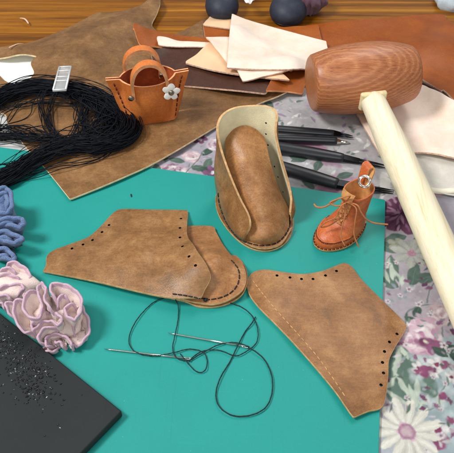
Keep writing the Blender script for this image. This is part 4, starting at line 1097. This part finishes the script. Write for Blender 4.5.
for (a, b) in ((190, 40), (262, 46)):
    mb = MB(); x, y = Zt(a, b); p = onto(x, y, .12); mb.ell(p, (.14, 0, 0), (0, .12, 0), (0, 0, .12), 8, 6)
    mb.build('thread_knot', M['stitch'], shoeL)

# ------------------------------------------------------------------ black thread hank
hank = MB(); rh = random.Random(9)
def bundle(pts, n, rad, hgt, r=.042, wild=.15, nseg=7, loose=0.0, taper=None):
    base_ = cr([onto(a, b, lf) for a, b, lf in pts], nseg)
    K_ = len(base_)
    for s in range(int(n*1.15) if n > 12 else n+1):
        an = rh.uniform(0, 2*math.pi); q = math.sqrt(rh.random()); oa, ob = q*math.cos(an), abs(q*math.sin(an))
        p1, p2 = rh.uniform(0, 6.28), rh.uniform(0, 6.28); f1, f2 = rh.uniform(.5, 2.2), rh.uniform(.5, 2.2); out = []
        wl = wild*1.25*(1+2.5*(rh.random() < loose+.05))
        for i, p in enumerate(base_):
            a = base_[max(0, i-1)]; b = base_[min(K_-1, i+1)]; d = (b-a); d.z = 0; d.normalize(); nr = Vector((-d.y, d.x, 0)); t = i/(K_-1)
            tp = 1 if taper is None else taper[0]+(taper[1]-taper[0])*t
            da = oa*rad*tp+wl*math.sin(p1+6.28*f1*t); db = ob*hgt+wl*.5*(1+math.sin(p2+6.28*f2*t))
            q_ = p+nr*da+Vector((0, 0, db)); z_ = topz(q_.x, q_.y)+r
            if q_.z < z_: q_.z = z_
            out.append(q_)
        hank.tube(out, r*rh.uniform(.8, 1.15), 4)
bundle([(-25, 118, .1), (-5, 104, .1), (14, 96, .15), (35, 91, .2), (58, 92, .2), (82, 96, .2), (104, 105, .2), (121, 118, .2), (129, 130, .2), (126, 140, .15), (112, 146, .1), (92, 149, .1)], 105, 1.05, 1.0, wild=.18, loose=.1)
bundle([(128, 128, .1), (122, 140, .1), (100, 149, .1), (78, 148, .1), (58, 153, .15), (38, 162, .15), (22, 172, .1), (8, 181, .1), (-15, 192, .1), (-40, 200, .1)], 105, 1.0, .9, wild=.2, loose=.1)
bundle([(-30, 138, .1), (0, 138, .1), (30, 141, .1), (60, 143, .1), (90, 147, .1), (110, 146, .1)], 34, .55, .35, wild=.15, loose=.3)
bundle([(88, 92, .5), (84, 108, .4), (80, 122, .3), (88, 138, .3), (100, 148, .2)], 16, .6, .4, wild=.25)
bundle([(100, 104, .4), (108, 116, .2), (104, 130, .2), (96, 142, .2)], 60, 1.2, .6, wild=.25)
bundle([(44, 92, .9), (40, 106, .3), (44, 122, .2), (52, 136, .2), (66, 148, .3)], 7, .45, .15, wild=.12)
bundle([(56, 94, .9), (52, 106, .3), (50, 120, .2), (56, 134, .2), (68, 146, .3)], 6, .35, .15, wild=.12)
bundle([(72, 92, .9), (82, 104, .5), (84, 118, .4), (78, 134, .2), (64, 148, .2)], 6, .6, .2, wild=.2)
bundle([(-20, 108, .1), (-2, 92, .1), (20, 83, .4), (42, 81, .7), (60, 84, .8), (78, 92, .6), (90, 104, .4)], 3, .25, .1, wild=.15)
bundle([(-20, 112, .1), (20, 106, .2), (50, 104, .2), (78, 106, .2)], 6, .35, .1, wild=.2)
bundle([(-10, 140, .1), (8, 122, .1), (28, 104, .3), (50, 96, .6)], 3, .5, .1, wild=.2)
bundle([(0, 134, .1), (30, 130, .2), (60, 140, .2)], 3, .4, .1, wild=.3)
bundle([(120, 138, .1), (104, 156, .08), (80, 164, .08), (60, 168, .08), (40, 175, .08), (20, 181, .08), (-4, 192, .08), (-30, 200, .1)], 4, .5, .1, wild=.2)
hank.build('thread_hank', M['thread'], label='looped hank of black waxed thread tangled on the brown hide', cat='thread hank')
# clear tag
mb = MB(); c0 = onto(63.5, 78, .5); ptA, ptB = W(65.5, 67, c0.z+.9), W(59.5, 91, c0.z+1.6)
ld = (ptB-ptA); lw = Vector((1, 0, 0)).cross(ld).normalized(); side = ld.cross(lw).normalized()*.62; nz_ = side.cross(ld).normalized(); nz_ = -nz_ if nz_.z < 0 else nz_; mid = (ptA+ptB)/2
tg = thing('plastic_tag', 'small clear plastic swivel tag clipped on the black thread hank', 'tag', tuple(mid))
mb.box(mid, ld*.5, side, nz_*.07, .04); mb.build('plate', M['clear'], tg)
mb = MB()
for s in (-1, 1): mb.tube([mid+ld*.5*.95+side*s*.9+nz_*.09, mid-ld*.5*.95+side*s*.9+nz_*.09], .09, 6)
for q_ in (-.48, -.30, -.05, .12, .48): mb.tube([mid+ld*q_-side*.9+nz_*.09, mid+ld*q_+side*.9+nz_*.09], .07, 6)
M['frost'] = plain('frosted_plastic', (214, 218, 218), 0.2, 0.6, vary=.1); mb.build('frame', M['frost'], tg)

# ------------------------------------------------------------------ scrunchies
def ribbon(root, rim_zoom, org_px, sc, hs_, centre, drop, mats, thick=.14, rimr=.16, pull=.35, name='ruffle', floor_=.45, band_=1):
    P = []
    for k, (a, b) in enumerate(rim_zoom):
        h = hs_[0]+(hs_[1]-hs_[0])*k/(len(rim_zoom)-1) if not hasattr(hs_, 'keys') else hs_
        P.append(W(org_px[0]+a/sc, org_px[1]+b/sc, h))
    P = cr(P, 6); G = []; L_ = len(P)
    for i in range(L_):
        e = max(0, 1-min(i, L_-1-i)/5.0)**1.5       # both ends tuck into the body
        p = P[i].lerp(centre, .22*e); p.z = P[i].z-1.1*e; P[i] = p
        P[i] = P[i]+Vector((0, 0, .07*math.sin(i*.9)))
    for i, p in enumerate(P):
        col_ = []
        for j in range(9):
            t = (j/8)**1.25; q_ = p.lerp(Vector((centre.x, centre.y, p.z)), pull*t)
            q_.z = max(floor_, p.z-drop*(t**.8)); q_ = q_+Vector((0, 0, .10*math.sin(i*.5+j)*t))+Vector((.09*math.sin(i*.8+j*1.9), .09*math.cos(i*.63+j*1.3), 0))*(.35+t)
            col_.append(q_)
        G.append(col_)
    mb = MB(); mb.shell(G, thick, 0, 0, 1, band=band_)
    if rimr > 0:
        nA = len(G)*len(G[0]); A_ = mb.v[:nA]; B_ = mb.v[nA:2*nA]; K_ = len(G[0])
        mid_ = [(Vector(A_[q*K_])+Vector(B_[q*K_]))/2 for q in range(len(G))]
        mb.tube(mid_, rimr, 8, mi=1)
    mb.build(name, list(mats), root)
pc0 = W(60, 318, 1.2)
pink = thing('scrunchie', 'pale pink ruffled scrunchie with mauve edges beside the black board', 'scrunchie', tuple(W(60, 318, .32)), 'scrunchies at the left')
core = MB()
def lump(seed):
    return lambda d: 1+.10*math.sin(5*d.x+seed)*math.sin(4*d.y+seed*2)+.06*math.sin(9*d.y+3*d.z)
core.ell(W(58, 318, .95), (1.8, 0, 0), (0, 1.7, 0), (0, 0, .8), 32, 20, fn=lump(1)); core.ell(W(8, 288, .95), (2.2, 0, 0), (0, 1.3, 0), (0, 0, .9), 28, 18, fn=lump(3))
core.build('body', M['pink'], pink)
pm = (M['pink'], M['rim']); O8 = (0, 250); c8 = 4.53
RB = [([(10, 60), (45, 50), (90, 60), (122, 82), (140, 108), (138, 135), (112, 150)], (1.7, 1.3), W(5, 285, 1)),
      ([(-20, 175), (0, 165), (40, 155), (90, 150), (112, 168), (100, 190), (60, 205)], (2.0, 1.7), W(5, 285, 1)),
      ([(40, 215), (28, 240), (40, 275), (62, 300)], (1.7, 1.3), pc0),
      ([(105, 215), (75, 225), (65, 260), (72, 310), (100, 355), (128, 372), (142, 352), (130, 330)], (2.4, 1.6), pc0),
      ([(158, 150), (125, 195), (108, 245), (125, 290), (162, 305), (186, 275), (178, 225), (163, 185), (182, 150), (208, 158), (212, 190), (205, 215), (222, 250), (250, 270)], (2.3, 3.0), pc0),
      ([(250, 212), (226, 185), (230, 150), (280, 150), (325, 165), (360, 195), (378, 240), (362, 295), (335, 322), (300, 300), (288, 265), (325, 238), (362, 245)], (2.9, 2.2), pc0),
      ([(240, 265), (272, 290), (284, 322), (262, 345), (228, 325), (190, 332), (158, 362), (145, 395)], (3.0, 1.6), pc0),
      ([(232, 440), (208, 435), (200, 408), (222, 382), (268, 375), (308, 395), (330, 425), (335, 450)], (1.4, 1.1), pc0),
      ([(378, 215), (388, 275), (408, 325), (408, 375), (378, 418), (345, 440)], (1.5, .9), pc0),
      ([(262, 350), (215, 352), (182, 380), (180, 410), (205, 425)], (2.2, 1.5), pc0),
      ([(-30, 225), (0, 232), (20, 250), (30, 275)], (1.5, 1.2), W(5, 285, 1)),
      ([(285, 265), (310, 285), (335, 330), (345, 372)], (2.3, 1.5), pc0),
      ([(240, 420), (262, 410), (285, 425), (300, 450)], (1.3, 1.0), pc0), ([(180, 440), (205, 452), (235, 455), (262, 440)], (1.0, .9), pc0),
      ([(-20, 110), (10, 104), (50, 108), (84, 122), (96, 140)], (2.1, 1.8), W(5, 285, 1)), ([(-20, 80), (20, 76), (62, 86), (92, 102)], (2.2, 1.8), W(5, 285, 1)),
      ([(-20, 200), (10, 198), (45, 210), (60, 228)], (1.9, 1.6), W(5, 285, 1)), ([(120, 180), (112, 200), (118, 228)], (2.2, 2.0), pc0),
      ([(250, 240), (262, 215), (290, 200), (325, 205)], (2.6, 2.5), pc0), ([(210, 262), (190, 290), (160, 322), (120, 335)], (2.5, 2.0), pc0)]
for z_, h_, c_ in RB: ribbon(pink, z_, O8, c8, h_, c_, 1.9, pm, .15, .085, .48, band_=1)
bc0 = W(-8, 222, 1.2)
blue = thing('scrunchie', 'periwinkle blue terry cloth scrunchie at the left edge of the mat', 'scrunchie', tuple(W(-8, 222, .32)), 'scrunchies at the left')
core = MB(); core.ell(W(-14, 224, 1.2), (2.2, 0, 0), (0, 3.2, 0), (0, 0, 1.2), 28, 20, fn=lump(2)); core.build('body', M['blue'], blue)
O9 = (0, 180)
for z_, h_ in (([(-60, 60), (-10, 38), (30, 32), (55, 55), (64, 105), (50, 145), (10, 158), (-40, 150)], (3.0, 2.4)),
               ([(-50, 185), (0, 172), (60, 165), (100, 170), (118, 190), (104, 218), (60, 215), (0, 208), (-50, 210)], (2.6, 2.0)),
               ([(-50, 225), (0, 222), (50, 232), (95, 252), (112, 268), (85, 288), (40, 290), (0, 280), (-50, 280)], (2.2, 1.8)),
               ([(-50, 285), (0, 298), (45, 312), (72, 345), (70, 372), (20, 365), (-40, 350)], (1.8, 1.2)),
               ([(-50, 195), (0, 190), (50, 186), (85, 194)], (2.4, 2.1)), ([(-50, 252), (0, 250), (40, 258), (80, 270)], (2.1, 1.8)), ([(-50, 60), (0, 55), (35, 62), (46, 100), (36, 132)], (2.9, 2.5)),
               ([(-50, 322), (0, 330), (40, 342), (50, 362)], (1.7, 1.3)), ([(-50, 155), (0, 160), (40, 150)], (2.3, 2.1)),
               ([(-50, 120), (0, 118), (25, 110), (28, 80), (0, 80), (-40, 90)], (2.0, 1.8))):
    ribbon(blue, z_, O9, c8, h_, bc0, 1.6, (M['blue'], M['blue']), .30, .16, .40, 'fold')

# ------------------------------------------------------------------ doll at the top edge, cloth in the corner
dl = W(262, -4, .1)
doll = thing('doll', 'cloth doll in plum skirt and dark slate shoes sitting at the top edge', 'doll', (dl.x, dl.y, 0), None)
for a, b, rx in ((222, 7, 1.75), (288, 12, 1.9)):
    c = W(a, b, 1.0); sh_ = MB(); rings = []
    for z, f_, w_, yb in ((0, .62, .66, 0), (.1, .80, .84, 0), (.3, .93, .95, 0), (.6, 1.02, 1.04, 0), (1.05, 1.06, 1.08, 0), (1.5, 1.02, 1.04, .05), (1.95, .90, .94, .22), (2.3, .74, .80, .5), (2.6, .62, .68, .85), (3.2, .54, .6, 1.15), (4.6, .52, .58, 1.25)):
        rings.append([Vector((c.x+rx*w_*math.cos(t), c.y+.2+yb+(2.1*f_)*math.sin(t)*(1 if math.sin(t) < 0 else .8), z+.02+.05*math.sin(3*t)*(z > 1))) for t in np.linspace(0, 2*math.pi, 37)[:-1]])
    sh_.loft(rings, 0); so_ = sh_.build('shoe', M['doll_shoe'], doll)
    mb = MB(); mb.tube([p+Vector((0, 0, 0)) for p in rings[2]], .05, 6, closed=True); mb.build('welt', M['tool'], so_)
mb = MB(); G = []; c = W(300, -6, .4)
def skirt(c, rx, ry, h0_, h1_, n, amp):
    rows_ = []
    for j in range(12):
        t = j/11; r = []
        for k in range(97):
            th = 2*math.pi*k/96; q_ = 1+amp*(1-t)*math.sin(n*th)+.05*math.sin(5*th+1)*(1-t)
            r.append(Vector((c.x+math.cos(th)*rx*q_*(1-.55*t), c.y+math.sin(th)*ry*q_*(1-.55*t), h0_+(h1_-h0_)*t**.8+.2*math.sin(n*th*.5)*(1-t))))
        rows_.append(r)
    return rows_
c = W(285, -34, .2)
mb.shell(skirt(c, 6.2, 4.0, 3.4, 10, 17, .06), .15, 0, 0, 0); mb.build('skirt', M['purple'], doll)
mb = MB(); c = W(309, 0, 1.5)
def folds(d):
    a = math.atan2(d.y, d.x)
    return 1+.10*math.sin(9*a+3*d.z)*(1-abs(d.z))+.06*math.sin(17*a-4*d.z)+.07*math.sin(6*d.z+3*d.x)
mb.ell((c.x, c.y, 1.6), (1.9, 0, .3), (0, 1.7, 0), (-.2, 0, 1.6), 72, 36, fn=folds); mb.build('skirt_hem', M['purple'], doll)
mb = MB(); P = [W(a, b, h) for a, b, h in ((236, -10, 2.8), (243, -1, 2.4), (249, 3.5, 2.1), (254, 0, 2.2), (260, -8, 2.6))]
P = cr(P, 5); G = [[p+Vector((0, .9*t, .8*t+.1*math.sin(i*1.5))) for t in (0, .3, .6, 1)] for i, p in enumerate(P)]
mb.shell(G, .1, 0, 0, 0); mb.build('white_trim', M['lace_white'], doll)
mb = MB(); c = W(458, -2, .8); mb.ell(c, (2.6, 0, 0), (0, 2.2, 0), (0, 0, 1.5), 40, 24, fn=lambda d: 1+.10*math.sin(9*d.x+2*d.z)*math.cos(7*d.y)+.05*math.sin(15*d.y+4*d.x))
mb.build('crumpled_cloth', M['towel'], label='crumpled ice blue cloth poking into the top right corner', cat='cloth')

for o in bpy.data.objects:
    if '_o' in o.keys(): del o['_o']
